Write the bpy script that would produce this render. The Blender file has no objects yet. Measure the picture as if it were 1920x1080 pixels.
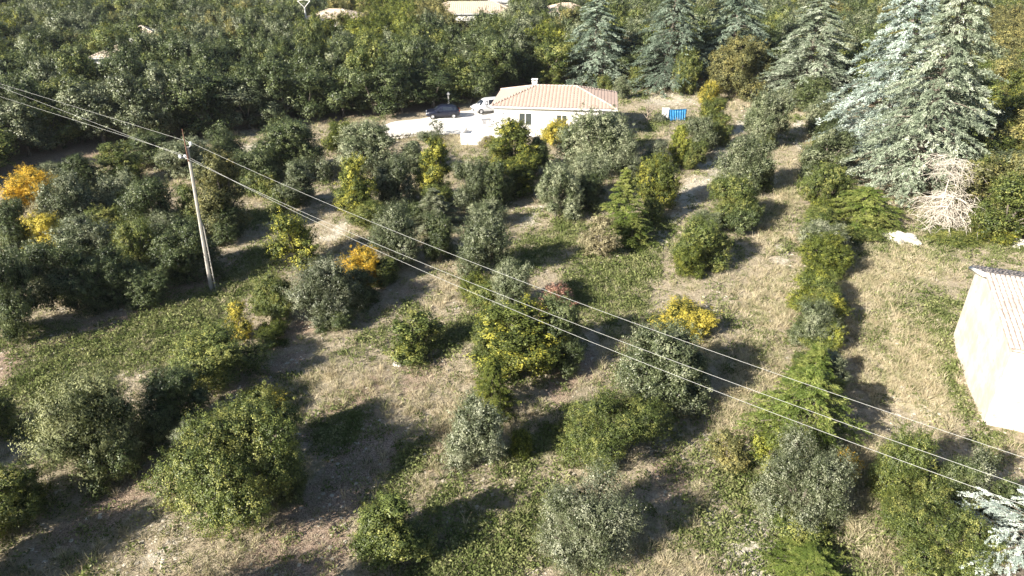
import bpy, bmesh, math, random
import numpy as np
from mathutils import Vector, Matrix
R = math.radians
random.seed(7); RNG = np.random.default_rng(7)
sc = bpy.context.scene

# ------------------------------------------------------------------ camera, sky, sun, exposure
CAM_H = 23.0; PITCH = R(28.0); F_PX = 1297.0; CX = 960.0; CY = 540.0     # camera 23 m up, looking 28 deg down
cam_d = bpy.data.cameras.new('camera'); cam = bpy.data.objects.new('camera', cam_d)
sc.collection.objects.link(cam); sc.camera = cam
cam.location = (0, 0, CAM_H); cam.rotation_euler = (R(90) - PITCH, 0, 0)
cam_d.sensor_width = 36.0; cam_d.lens = 36.0 * F_PX / 1920.0
cam_d.clip_start = 0.2; cam_d.clip_end = 4000
SUN_ELEV = 29.0; SUN_AZ = 53.0            # shadows fall SUN_AZ degrees to the right of "straight ahead"
w = bpy.data.worlds.new('World'); sc.world = w; w.use_nodes = True
nt = w.node_tree; bg = nt.nodes['Background']
sky = nt.nodes.new('ShaderNodeTexSky'); sky.sky_type = 'NISHITA'; sky.sun_disc = False
sky.sun_elevation = R(SUN_ELEV); sky.sun_rotation = R(180 + SUN_AZ); sky.air_density = 1.0; sky.dust_density = 0.8
nt.links.new(sky.outputs[0], bg.inputs[0]); bg.inputs[1].default_value = 0.055
sd = bpy.data.lights.new('sun', 'SUN'); sun = bpy.data.objects.new('sun', sd); sc.collection.objects.link(sun)
sd.energy = 5.0; sd.angle = R(0.53); sd.color = (1.0, 0.93, 0.815)
e, a = R(SUN_ELEV), R(SUN_AZ)
ldir = Vector((math.sin(a) * math.cos(e), math.cos(a) * math.cos(e), -math.sin(e)))
sun.rotation_euler = ldir.to_track_quat('-Z', 'Y').to_euler()
sc.view_settings.view_transform = 'Standard'; sc.view_settings.look = 'None'
sc.view_settings.gamma = 1.0; sc.view_settings.use_curve_mapping = False
sc.view_settings.exposure = 1.55
sc.cycles.max_bounces = 5; sc.cycles.diffuse_bounces = 3; sc.cycles.transmission_bounces = 3; sc.cycles.glossy_bounces = 2

# ------------------------------------------------------------------ helpers
col = sc.collection
def fwd(py, z=0.0):                       # distance ahead of a point at height z seen in picture row py
    return (CAM_H - z) / math.tan(PITCH + math.atan((py - CY) / F_PX))
def G(px, py, z=0.0):                     # place on the level z for a spot of the survey picture
    f = fwd(py, z); d = f * math.cos(PITCH) + (CAM_H - z) * math.sin(PITCH)
    return ((px - CX) * d / F_PX, f)
def depth(f, z=0.0): return f * math.cos(PITCH) + (CAM_H - z) * math.sin(PITCH)
def PX(X, Y, Z=0.0):
    d = Y * math.cos(PITCH) + (CAM_H - Z) * math.sin(PITCH)
    v = (CAM_H - Z) * math.cos(PITCH) - Y * math.sin(PITCH)
    return CX + X * F_PX / d, CY + v * F_PX / d
def gz(x, y):                             # gentle undulation of the ground
    return 0.14 * np.sin(x * .21 + 1.3) * np.cos(y * .17) + 0.07 * np.sin(x * .63 + y * .41)

def tag(o, label=None, cat=None, group=None, kind=None):
    if label: o['label'] = label
    if cat: o['category'] = cat
    if group: o['group'] = group
    if kind: o['kind'] = kind
    return o
def empty(name, loc=(0, 0, 0), rz=0.0):
    o = bpy.data.objects.new(name, None); col.objects.link(o); o.location = loc; o.rotation_euler = (0, 0, rz)
    o.empty_display_size = .3
    return o
def mesh_obj(name, me, parent=None, loc=None):
    o = bpy.data.objects.new(name, me); col.objects.link(o)
    if parent: o.parent = parent
    if loc is not None: o.location = loc
    return o

class MB:
    def __init__(s): s.v = []; s.f = []
    def add(s, vs, fs):
        n = len(s.v); s.v += [tuple(p) for p in vs]; s.f += [tuple(i + n for i in f) for f in fs]; return s
    def box(s, x0, x1, y0, y1, z0, z1, M=None):
        vs = [(x0, y0, z0), (x1, y0, z0), (x1, y1, z0), (x0, y1, z0), (x0, y0, z1), (x1, y0, z1), (x1, y1, z1), (x0, y1, z1)]
        if M: vs = [M @ Vector(p) for p in vs]
        return s.add(vs, [(3, 2, 1, 0), (4, 5, 6, 7), (0, 1, 5, 4), (1, 2, 6, 5), (2, 3, 7, 6), (3, 0, 4, 7)])
    def tube(s, pts, rad, n=6, cap=True):
        pts = [Vector(p) for p in pts]
        if not hasattr(rad, '__len__'): rad = [rad] * len(pts)
        vs = []; fs = []
        for i, p in enumerate(pts):
            t = (pts[min(i + 1, len(pts) - 1)] - pts[max(i - 1, 0)])
            t = t.normalized() if t.length > 1e-9 else Vector((0, 0, 1))
            up = Vector((0, 0, 1)) if abs(t.z) < .9 else Vector((1, 0, 0))
            u = t.cross(up).normalized(); w_ = u.cross(t)
            for k in range(n):
                a_ = 2 * math.pi * k / n
                vs.append(p + (u * math.cos(a_) + w_ * math.sin(a_)) * rad[i])
        for i in range(len(pts) - 1):
            for k in range(n):
                b = i * n; fs.append((b + k, b + (k + 1) % n, b + n + (k + 1) % n, b + n + k))
        if cap:
            fs.append(tuple(range(n - 1, -1, -1))); fs.append(tuple((len(pts) - 1) * n + k for k in range(n)))
        return s.add(vs, fs)
    def mesh(s, name, mat, smooth=False):
        me = bpy.data.meshes.new(name); me.from_pydata(s.v, [], s.f)
        if mat: me.materials.append(mat)
        if smooth: me.shade_smooth()
        me.update(); return me
    def build(s, name, mat, parent=None, smooth=False, loc=None):
        return mesh_obj(name, s.mesh(name, mat, smooth), parent, loc)

def quads_mesh(name, V, mat, attrs=None, n_per=4, extra=None):
    """V: (n,4,3) array of quads. extra: (verts, faces) joined in as the second material."""
    n = V.shape[0]; v = V.reshape(-1, 3)
    ev, ef = extra if extra else ([], [])
    nv = v.shape[0] + len(ev)
    me = bpy.data.meshes.new(name)
    me.vertices.add(nv)
    allv = np.concatenate([v, np.array(ev, dtype=float).reshape(-1, 3)]) if len(ev) else v
    me.vertices.foreach_set('co', allv.astype(np.float32).ravel())
    lens = np.full(n, 4, np.int32); loops = np.arange(n * 4, dtype=np.int32)
    mi = np.zeros(n, np.int32)
    if len(ef):
        el = np.array([len(f) for f in ef], np.int32); ei = np.array([i for f in ef for i in f], np.int32) + n * 4
        lens = np.concatenate([lens, el]); loops = np.concatenate([loops, ei]); mi = np.concatenate([mi, np.ones(len(ef), np.int32)])
    me.loops.add(len(loops)); me.polygons.add(len(lens))
    me.loops.foreach_set('vertex_index', loops)
    st = np.concatenate([[0], np.cumsum(lens)[:-1]]).astype(np.int32)
    me.polygons.foreach_set('loop_start', st); me.polygons.foreach_set('loop_total', lens)
    for m_ in (mat if isinstance(mat, (list, tuple)) else [mat]): me.materials.append(m_)
    if len(ef) and len(me.materials) > 1: me.polygons.foreach_set('material_index', mi)
    for k, arr in (attrs or {}).items():
        at = me.attributes.new(k, 'FLOAT', 'FACE')
        full = np.zeros(len(lens), np.float32); full[:n] = arr; at.data.foreach_set('value', full)
    me.update(calc_edges=True); me.validate(); return me

def norm(v): return v / np.maximum(np.linalg.norm(v, axis=1, keepdims=True), 1e-9)
def leaf_quads(P, N, L, W, T=None, rng=RNG):
    n = len(P); N = norm(N)
    if T is None: T = rng.normal(size=(n, 3))
    T = norm(T - (T * N).sum(1, keepdims=True) * N); B = np.cross(N, T)
    L = np.broadcast_to(np.asarray(L, float), (n,))[:, None]; W = np.broadcast_to(np.asarray(W, float), (n,))[:, None]
    return np.stack([P - T * L / 2, P + B * W / 2 - T * L * .05, P + T * L / 2, P - B * W / 2 - T * L * .05], 1)

# ------------------------------------------------------------------ materials
def new_mat(name):
    m = bpy.data.materials.new(name); m.use_nodes = True; n = m.node_tree.nodes; n.clear()
    out = n.new('ShaderNodeOutputMaterial'); return m, m.node_tree, out
def N_(t, typ, **kw):
    n = t.nodes.new(typ)
    for k, v in kw.items(): setattr(n, k, v)
    return n
def mixc(t, fac, a_, b_, blend='MIX'):
    m = N_(t, 'ShaderNodeMix', data_type='RGBA', blend_type=blend)
    for sock, v in ((m.inputs[0], fac), (m.inputs[6], a_), (m.inputs[7], b_)):
        if isinstance(v, bpy.types.NodeSocket): t.links.new(v, sock)
        elif isinstance(v, (tuple, list)): sock.default_value = (*v[:3], 1)
        else: sock.default_value = v
    return m.outputs[2]
def mth(t, op, a_, b_=None, c_=None, clamp=False):
    m = N_(t, 'ShaderNodeMath', operation=op, use_clamp=clamp)
    for i, v in enumerate((a_, b_, c_)):
        if v is None: continue
        if isinstance(v, bpy.types.NodeSocket): t.links.new(v, m.inputs[i])
        else: m.inputs[i].default_value = v
    return m.outputs[0]
def noise(t, vec, scale, detail=3, rough=.55, dist=0):
    n = N_(t, 'ShaderNodeTexNoise'); n.inputs['Scale'].default_value = scale; n.inputs['Detail'].default_value = detail
    n.inputs['Roughness'].default_value = rough; n.inputs['Distortion'].default_value = dist
    if vec is not None: t.links.new(vec, n.inputs['Vector'])
    return n.outputs[0]
def sstep(t, v, lo, hi):
    m = N_(t, 'ShaderNodeMapRange', interpolation_type='SMOOTHSTEP')
    t.links.new(v, m.inputs[0]); m.inputs[1].default_value = lo; m.inputs[2].default_value = hi
    return m.outputs[0]

def leaf_mat(name, base, lit, accent, acc_lo=.62, acc_hi=.8, transl=.25, rough=.55, spec=.35, var=.32, nscale=.7, tilt=None):
    """base/lit: two leaf tones; accent: autumn or silver tone in patches of its own."""
    m, t, out = new_mat(name)
    lv = N_(t, 'ShaderNodeAttribute', attribute_name='lv').outputs['Fac']
    cv = N_(t, 'ShaderNodeAttribute', attribute_name='cv').outputs['Fac']
    tc = N_(t, 'ShaderNodeTexCoord'); oi = N_(t, 'ShaderNodeObjectInfo')
    off = N_(t, 'ShaderNodeVectorMath', operation='ADD')
    cmb = N_(t, 'ShaderNodeCombineXYZ')
    rr = mth(t, 'MULTIPLY', oi.outputs['Random'], 37.0)
    for i in range(3): t.links.new(rr, cmb.inputs[i])
    t.links.new(tc.outputs['Object'], off.inputs[0]); t.links.new(cmb.outputs[0], off.inputs[1])
    nz = noise(t, off.outputs[0], nscale, 3, .6)
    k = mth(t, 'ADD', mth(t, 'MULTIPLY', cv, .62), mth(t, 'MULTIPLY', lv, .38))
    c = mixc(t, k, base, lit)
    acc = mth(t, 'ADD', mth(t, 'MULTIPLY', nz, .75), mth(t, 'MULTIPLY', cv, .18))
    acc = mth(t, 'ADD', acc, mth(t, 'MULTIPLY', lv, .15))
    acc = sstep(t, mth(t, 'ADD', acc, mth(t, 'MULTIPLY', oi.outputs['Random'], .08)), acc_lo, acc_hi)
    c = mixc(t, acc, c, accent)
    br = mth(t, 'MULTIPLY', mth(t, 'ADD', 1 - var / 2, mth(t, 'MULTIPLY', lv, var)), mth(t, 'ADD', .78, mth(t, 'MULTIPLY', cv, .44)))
    br = mth(t, 'MULTIPLY', br, mth(t, 'ADD', .86, mth(t, 'MULTIPLY', oi.outputs['Random'], .28)))
    vm = N_(t, 'ShaderNodeVectorMath', operation='SCALE'); t.links.new(c, vm.inputs[0]); t.links.new(br, vm.inputs['Scale'])
    p = N_(t, 'ShaderNodeBsdfPrincipled'); t.links.new(vm.outputs[0], p.inputs['Base Color'])
    p.inputs['Roughness'].default_value = rough; p.inputs['Specular IOR Level'].default_value = spec
    tr = N_(t, 'ShaderNodeBsdfTranslucent')
    vy = mixc(t, .6, vm.outputs[0], (1.0, .95, .35), 'MULTIPLY'); t.links.new(vy, tr.inputs[0])
    ms = N_(t, 'ShaderNodeMixShader'); ms.inputs[0].default_value = transl
    t.links.new(p.outputs[0], ms.inputs[1]); t.links.new(tr.outputs[0], ms.inputs[2]); t.links.new(ms.outputs[0], out.inputs[0])
    return m

def plain_mat(name, c1, c2=None, scale=3.0, rough=.8, spec=.3, bump=0.0, bscale=20, metal=0.0, c3=None, coat=0.0):
    m, t, out = new_mat(name)
    tc = N_(t, 'ShaderNodeTexCoord').outputs['Object']
    p = N_(t, 'ShaderNodeBsdfPrincipled')
    if c2:
        c = mixc(t, sstep(t, noise(t, tc, scale, 5, .65), .35, .65), c1, c2)
        if c3: c = mixc(t, sstep(t, noise(t, tc, scale * 3.1, 4, .7), .55, .75), c, c3)
        t.links.new(c, p.inputs['Base Color'])
    else: p.inputs['Base Color'].default_value = (*c1, 1)
    p.inputs['Roughness'].default_value = rough; p.inputs['Specular IOR Level'].default_value = spec
    p.inputs['Metallic'].default_value = metal; p.inputs['Coat Weight'].default_value = coat
    if bump:
        b = N_(t, 'ShaderNodeBump'); b.inputs['Strength'].default_value = bump; b.inputs['Distance'].default_value = .03
        t.links.new(noise(t, tc, bscale, 5, .6), b.inputs['Height']); t.links.new(b.outputs[0], p.inputs['Normal'])
    t.links.new(p.outputs[0], out.inputs[0]); return m

LM = dict(
 holm   = leaf_mat('holm_oak_leaves', (0.032, 0.049, 0.017), (0.088, 0.116, 0.037), (0.159, 0.183, 0.076), .58, .76, spec=.4, rough=.45, transl=.18),
 silver = leaf_mat('silvery_oak_leaves', (0.054, 0.074, 0.031), (0.140, 0.164, 0.076), (0.258, 0.274, 0.168), .54, .74, spec=.45, rough=.45, transl=.18),
 green  = leaf_mat('green_oak_leaves', (0.048, 0.072, 0.018), (0.142, 0.174, 0.044), (0.246, 0.249, 0.070), .57, .76, spec=.35, rough=.5, transl=.22),
 mixed  = leaf_mat('turning_oak_leaves', (0.055, 0.077, 0.018), (0.149, 0.176, 0.040), (0.363, 0.341, 0.055), .56, .76, spec=.3),
 lime   = leaf_mat('lime_green_leaves', (0.064, 0.089, 0.017), (0.156, 0.188, 0.037), (0.285, 0.291, 0.052), .56, .74, transl=.3, spec=.3),
 yellow = leaf_mat('yellow_autumn_leaves', (0.090, 0.112, 0.030), (0.234, 0.232, 0.048), (0.540, 0.456, 0.084), .44, .62, transl=.35, spec=.25),
 orange = leaf_mat('orange_autumn_leaves', (0.160, 0.144, 0.033), (0.440, 0.342, 0.050), (0.660, 0.441, 0.055), .42, .62, transl=.35, spec=.25),
 gold   = leaf_mat('golden_brown_leaves', (.085, .092, .034), (.180, .180, .070), (.270, .240, .085), .53, .72, spec=.3),
 brown  = leaf_mat('dry_brown_leaves', (.14, .120, .065), (.25, .215, .120), (.30, .27, .16), .50, .7, spec=.25),
 red    = leaf_mat('pink_red_leaves', (.30, .14, .10), (.46, .25, .18), (.50, .33, .24), .50, .7, spec=.25),
 olive  = leaf_mat('olive_grey_leaves', (.058, .074, .032), (.135, .155, .078), (.290, .300, .205), .54, .74, spec=.45, rough=.45, transl=.18),
 juniper= leaf_mat('juniper_sprays', (0.057, 0.075, 0.026), (0.176, 0.193, 0.077), (0.264, 0.275, 0.132), .52, .72, spec=.3),
 ycedar = leaf_mat('young_cedar_needles', (0.058, 0.095, 0.017), (0.163, 0.210, 0.044), (0.242, 0.263, 0.074), .54, .74, spec=.3),
 bcedar = leaf_mat('blue_cedar_needles', (0.138, 0.188, 0.156), (0.325, 0.394, 0.344), (0.500, 0.562, 0.512), .54, .74, transl=.12, spec=.3),
 gcedar = leaf_mat('silver_green_cedar_needles', (.135, .175, .110), (.30, .35, .245), (.46, .49, .39), .53, .73, transl=.12, spec=.3),
 dcedar = leaf_mat('grey_green_cedar_needles', (0.072, 0.110, 0.074), (0.198, 0.252, 0.180), (0.336, 0.396, 0.312), .54, .74, transl=.12, spec=.3),
 wcedar = leaf_mat('white_blue_cedar_needles', (0.208, 0.260, 0.221), (0.442, 0.507, 0.455), (0.624, 0.676, 0.611), .55, .75, transl=.12, spec=.3),
)
BARK = plain_mat('bark', (.10, .085, .07), (.20, .17, .14), 9, .9, .2, .6)
DEADWOOD = plain_mat('bleached_dead_wood', (.38, .34, .28), (.56, .51, .44), 6, .8, .2, .3)

# ------------------------------------------------------------------ tree shapes
def profile(z, kind):
    if kind == 'round': return math.sqrt(max(.02, 1 - ((z - .42) / .62) ** 2))
    if kind == 'tall':  return math.sqrt(max(.02, 1 - ((z - .36) / .66) ** 2)) * (1.08 - .45 * z)
    if kind == 'dome':  return math.sqrt(max(.02, 1 - ((z - .2) / .82) ** 2))
    return 1 - z
def make_crown(name, seed, kind='round', H=4.0, Rr=2.0, lobes=12, leaves=21000, L=.125, W=.072, clump=.30, shoot=0.0, zmin=.08, lop=.15, limbs=True, both=False, core=True, sp=.84):
    """leafy crown made of lobes, each covered in clumps of leaves, with deep gaps between them"""
    rng = np.random.default_rng(seed); rd = random.Random(seed)
    C = []
    tries = 0
    while len(C) < lobes and tries < 4000:
        tries += 1
        z = zmin + .08 + (.86 - zmin) * (len(C) + rd.random()) / lobes
        pr = profile(z, kind) * Rr; an = rd.uniform(0, 2 * math.pi)
        r = pr * math.sqrt(rd.random()) * sp; lr = Rr * rd.uniform(.20, .46) * (.65 + .4 * profile(z, kind))
        x = r * math.cos(an); y = r * math.sin(an)
        zz = max(z * H, lr * .75)
        zz = min(zz, H - lr * rd.uniform(.85, 1.6))
        if all((Vector((x, y, zz)) - Vector(c[:3])).length > .46 * (lr + c[3]) for c in C): C.append((x, y, zz, lr))
    C = np.array(C); C[:, 0] -= ((C[:, 0] - C[:, 3]).min() + (C[:, 0] + C[:, 3]).max()) / 2; C[:, 1] -= ((C[:, 1] - C[:, 3]).min() + (C[:, 1] + C[:, 3]).max()) / 2
    P = []; O = []
    for i, c in enumerate(C):
        n = int(4 * math.pi * c[3] ** 2 / (clump ** 2 * 1.15)) + 4
        u = norm(rng.normal(size=(n, 3))); p = c[:3] + u * c[3] * rng.uniform(.78, 1.08, (n, 1))
        ok = np.ones(n, bool)
        for j, d in enumerate(C):
            if j != i: ok &= np.linalg.norm(p - d[:3], axis=1) > d[3] * .80
        ok &= p[:, 2] > .05
        P.append(p[ok]); O.append(u[ok])
    P = np.concatenate(P); O = np.concatenate(O); nc = len(P)
    per = max(6, int(leaves / nc))
    size = rng.uniform(.6, 1.35, nc) * clump
    cvv = rng.random(nc)
    tipm = rng.random(nc) < .26; P = P + O * (tipm * rng.uniform(.4, 1.9, nc) * clump)[:, None]; P[:, 2] += tipm * clump * rng.uniform(0, 1.3, nc) * (O[:, 2] > -.1); size = np.where(tipm, size * .7, size)
    ids = np.repeat(np.arange(nc), per)
    q = norm(rng.normal(size=(nc * per, 3))) * (rng.random((nc * per, 1)) ** .5)
    axis = norm(O + np.array([0, 0, .55]))
    al = (q * axis[ids]).sum(1, keepdims=True)
    q = q + axis[ids] * al * shoot
    pos = P[ids] + q * size[ids][:, None] * 1.05
    nor = O[ids] * .9 + q * .9 + rng.normal(size=q.shape) * .42 + np.array([0, 0, .25])
    keep = pos[:, 2] > .02
    pos = pos[keep]; nor = nor[keep]; ids = ids[keep]
    n = len(pos); s = rng.uniform(.65, 1.25, n)
    Q = leaf_quads(pos, nor, L * s, W * s, None, rng)
    lv = rng.random(n); cvf = cvv[ids]
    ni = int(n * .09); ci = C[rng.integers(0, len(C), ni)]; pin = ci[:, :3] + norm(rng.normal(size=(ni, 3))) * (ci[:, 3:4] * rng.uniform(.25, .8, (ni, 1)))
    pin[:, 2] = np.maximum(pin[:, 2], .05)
    Q = np.concatenate([Q, leaf_quads(pin, rng.normal(size=(ni, 3)), L * 2.3, W * 2.6, None, rng)]); lv = np.concatenate([lv, rng.random(ni) * .3]); cvf = np.concatenate([cvf, rng.random(ni) * .3])  # inner leaves take darker tones, painting shade into the crown gaps
    # limbs
    mb = MB()
    tr = Rr * .055
    base = Vector((0, 0, -.15)); fork = Vector((rd.uniform(-.1, .1), rd.uniform(-.1, .1), H * .22))
    mb.tube([base, (base + fork) / 2, fork], [tr * 1.35, tr * 1.05, tr * .95], 7)
    if limbs:
        for c in C:
            e_ = Vector(c[:3]); m_ = fork.lerp(e_, .5) + Vector((rd.uniform(-.15, .15), rd.uniform(-.15, .15), rd.uniform(-.1, .25)))
            mb.tube([fork, m_, e_, e_ + (e_ - m_).normalized() * c[3] * .6], [tr * .7, tr * .5, tr * .3, tr * .1], 5)
            for _ in range(3):
                u = Vector(norm(rng.normal(size=(1, 3)))[0]); mb.tube([e_, e_ + u * c[3] * .85], [tr * .22, tr * .06], 4)
    if both:
        return quads_mesh(name, Q, [None, BARK], {'lv': lv, 'cv': cvf}, extra=(mb.v, mb.f)), None
    return quads_mesh(name, Q, [None], {'lv': lv, 'cv': cvf}), mb.mesh(name + '_trunk', BARK, True)

def make_conifer(name, seed, H=18.0, Rr=6.0, nb=130, twigs=15, need=26, L=.42, W=.09, droop=.12, pw=.85, z0=.05, up=.18, leader=True, flat=.5, both=False):
    rng = np.random.default_rng(seed)
    PP = []; TT = []; NN = []; CVV = []
    mb = MB()
    tr = H * .018 + .03
    mb.tube([(0, 0, -.2), (0, 0, H * .5), (0, 0, H * .97)], [tr, tr * .6, tr * .12], 8)
    ga = 2.39996
    for b in range(nb):
        t = (b + rng.random() * .8) / nb
        z = H * (z0 + (1 - z0) * t ** 1.05)
        if z > H * .985: continue
        az = b * ga + rng.uniform(-.4, .4)
        rel = 1 - z / H
        Lb = max(.25, Rr * min(1.0, rel ** pw * 1.12) * rng.uniform(.66, 1.12))
        dz = rng.uniform(.6, 1.3)
        d = np.array([math.cos(az), math.sin(az), 0.0]); sd_ = np.array([-d[1], d[0], 0.0])
        def bp(s):
            s = np.asarray(s)[:, None]
            return np.array([0, 0, z]) + d * Lb * s + np.array([0, 0, 1]) * Lb * (up * s * 1.3 - (up + droop) * dz * s ** 2.2)
        ss = np.linspace(0, 1, 5); bpts = bp(ss)
        bthick = max(.012, Lb * .014)
        mb.tube([Vector(p) for p in bpts], [bthick * (1.1 - .95 * k / 4) for k in range(5)], 4, False)
        nt_ = max(5, int(twigs * (0.45 + .55 * Lb / Rr)))
        st = rng.uniform(.14, 1.0, nt_) ** .8
        side = np.where(np.arange(nt_) % 2 == 0, 1.0, -1.0)
        ang = rng.uniform(.55, 1.15, nt_) * side * (1.15 - .75 * st)
        tl = Lb * rng.uniform(.22, .42, nt_) * (1.15 - .55 * st)
        org = bp(st)
        dirs = d * np.cos(ang)[:, None] + sd_ * np.sin(ang)[:, None] + np.array([0, 0, 1]) * rng.uniform(-.22, .16, (nt_, 1))
        dirs = norm(dirs)
        k = rng.random((nt_, need)) ** .8
        nn = nt_ * need
        pos = org[:, None, :] + dirs[:, None, :] * (k * tl[:, None])[..., None]
        pos[..., 2] -= (k ** 2 * tl[:, None]) * rng.uniform(.05, .35)
        pos = pos + rng.normal(size=pos.shape) * np.array([.05, .05, .03]) * (L / .30) * 1.5
        tt = dirs[:, None, :] + rng.normal(size=pos.shape) * .55
        nrm = np.array([0, 0, 1.0]) + rng.normal(size=pos.shape) * flat + d * .25
        PP.append(pos.reshape(-1, 3)); TT.append(tt.reshape(-1, 3)); NN.append(nrm.reshape(-1, 3))
        cvb = rng.random(); CVV.append(np.clip(np.repeat(cvb * .6 + .4 * rng.random(nt_), need), 0, 1))
    if leader:
        n = 60; zz = rng.uniform(.9, 1.02, n) * H
        PP.append(np.stack([rng.normal(size=n) * .06, rng.normal(size=n) * .06, zz], 1)); TT.append(np.tile([0, 0, 1.0], (n, 1)) + rng.normal(size=(n, 3)) * .5)
        NN.append(rng.normal(size=(n, 3))); CVV.append(rng.random(n))
    P = np.concatenate(PP); T = np.concatenate(TT); Nn = np.concatenate(NN); CV = np.concatenate(CVV)
    ok = P[:, 2] > .05; P, T, Nn, CV = P[ok], T[ok], Nn[ok], CV[ok]
    s = rng.uniform(.6, 1.2, len(P))
    Q = leaf_quads(P, Nn, L * s, W * s, T, rng)
    at = {'lv': rng.random(len(P)), 'cv': CV}
    if both: return quads_mesh(name, Q, [None, BARK], at, extra=(mb.v, mb.f)), None
    return quads_mesh(name, Q, [None], at), mb.mesh(name + '_trunk', BARK, True)

VAR = {}   # name -> (crown mesh, trunk mesh, half width, height)
def reg(k, pair, r, h):
    me_ = pair[0]; a_ = np.empty(len(me_.vertices) * 3, np.float32); me_.vertices.foreach_get('co', a_); a_ = a_.reshape(-1, 3)
    pc_ = 93.0 if k.startswith('y') else 98.0
    rr_ = max(np.percentile(np.hypot(a_[:, 0], a_[:, 1]), pc_), sum(np.percentile(a_[:, q], 99.5) - np.percentile(a_[:, q], .5) for q in (0, 1)) / 4 * (.85 if k.startswith('y') else 1))
    VAR[k] = (pair[0], pair[1], float(rr_), float(np.percentile(a_[:, 2], 99.3)))
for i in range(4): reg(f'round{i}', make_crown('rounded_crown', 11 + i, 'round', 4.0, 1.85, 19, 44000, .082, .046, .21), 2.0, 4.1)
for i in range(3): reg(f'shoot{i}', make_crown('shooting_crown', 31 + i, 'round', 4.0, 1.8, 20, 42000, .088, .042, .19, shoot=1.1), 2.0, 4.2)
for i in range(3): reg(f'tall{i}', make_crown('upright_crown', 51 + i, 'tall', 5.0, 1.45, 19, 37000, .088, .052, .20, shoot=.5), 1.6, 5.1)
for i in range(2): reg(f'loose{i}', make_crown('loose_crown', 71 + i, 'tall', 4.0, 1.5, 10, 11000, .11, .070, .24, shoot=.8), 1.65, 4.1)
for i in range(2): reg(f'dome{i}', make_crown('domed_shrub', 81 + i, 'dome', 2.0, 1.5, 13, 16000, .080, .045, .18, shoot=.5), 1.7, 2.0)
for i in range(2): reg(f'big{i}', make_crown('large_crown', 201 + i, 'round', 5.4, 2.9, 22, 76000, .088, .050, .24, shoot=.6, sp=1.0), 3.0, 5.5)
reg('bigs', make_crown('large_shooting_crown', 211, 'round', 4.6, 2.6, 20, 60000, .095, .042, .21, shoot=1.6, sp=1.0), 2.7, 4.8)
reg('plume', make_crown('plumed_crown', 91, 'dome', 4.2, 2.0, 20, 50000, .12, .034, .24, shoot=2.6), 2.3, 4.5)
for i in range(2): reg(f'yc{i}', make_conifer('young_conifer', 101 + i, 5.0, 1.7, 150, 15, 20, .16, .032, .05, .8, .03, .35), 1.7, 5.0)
reg('yfat', make_conifer('broad_young_conifer', 111, 4.0, 2.4, 140, 16, 22, .17, .036, .10, .6, .03, .30), 2.4, 4.0)
for i in range(3): reg(f'cedar{i}', make_conifer('tall_cedar', 121 + i, 17.0, 6.2, 200, 22, 29, .31, .072, .26, .66, .05, .12), 6.4, 17.0)
reg('ncedar', make_conifer('near_cedar', 131, 5.0, 3.4, 62, 20, 44, .10, .022, .10, .7, .12, .16), 3.2, 5.0)
for i in range(5):
    reg(f'wood{i}', make_crown('woodland_tree', 141 + i, ['round', 'dome', 'round', 'tall', 'dome'][i], 6.5, 2.6, 11, 14500, .17, .105, .40, shoot=.4, zmin=.12, both=True), 2.7, 6.6)
reg('sparse', make_crown('sparse_crown', 161, 'round', 3.0, 1.3, 9, 700, .12, .07, .3, shoot=.6), 1.4, 3.0)

PLANTED = []      # (x, y, radius) for keeping grass and wood off
def tree(name, label, cat, mat, var, x, y, wid, h, group=None, rz=None, single=False):
    cr, tk, r0, h0 = VAR[var]
    sx = wid / 2 / r0; sz = h / h0
    rz = random.uniform(0, 6.28) if rz is None else rz
    z = float(gz(x, y)) - .05
    if single:
        o = mesh_obj(name, cr); o.location = (x, y, z); o.rotation_euler = (0, 0, rz); o.scale = (sx, sx, sz)
        o.material_slots[0].link = 'OBJECT'; o.material_slots[0].material = LM[mat]
        return tag(o, label, cat, group)
    t = empty(name, (x, y, z), rz); t.scale = (sx, sx, sz)
    c = mesh_obj('crown', cr, t)
    c.material_slots[0].link = 'OBJECT'; c.material_slots[0].material = LM[mat]
    mesh_obj('trunk', tk, t)
    PLANTED.append((x, y, wid * .42))
    return tag(t, label, cat, group)

def plant(x0, x1, y0, y1, mat, var, label, name='planted_oak', cat='tree', group=None, spread=.40, wmul=1.0, hmin=.5):
    """a tree whose crown spans columns x0..x1 and rows y0..y1 of the survey picture, stood on the ground there"""
    f = fwd(y1); wid = (x1 - x0) * depth(f) / F_PX
    fc = f + spread * wid; d = depth(fc); wid = (x1 - x0) * d / F_PX * wmul * (1.0 if var.startswith('big') or var == 'plume' else 1.12)
    x = ((x0 + x1) / 2 - CX) * d / F_PX
    ft = fc + .05 * wid
    h = max(hmin, CAM_H - ft * math.tan(PITCH + math.atan((y0 - CY) / F_PX)))
    for _ in range(3):                                    # the top is nearer the lens: recentre the trunk between foot and top
        dm = depth(fc, h * .5); x = ((x0 + x1) / 2 - CX) * dm / F_PX
    return tree(name, label, cat, mat, var, x, fc, wid * depth(fc, h * .5) / d, h, group)

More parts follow.
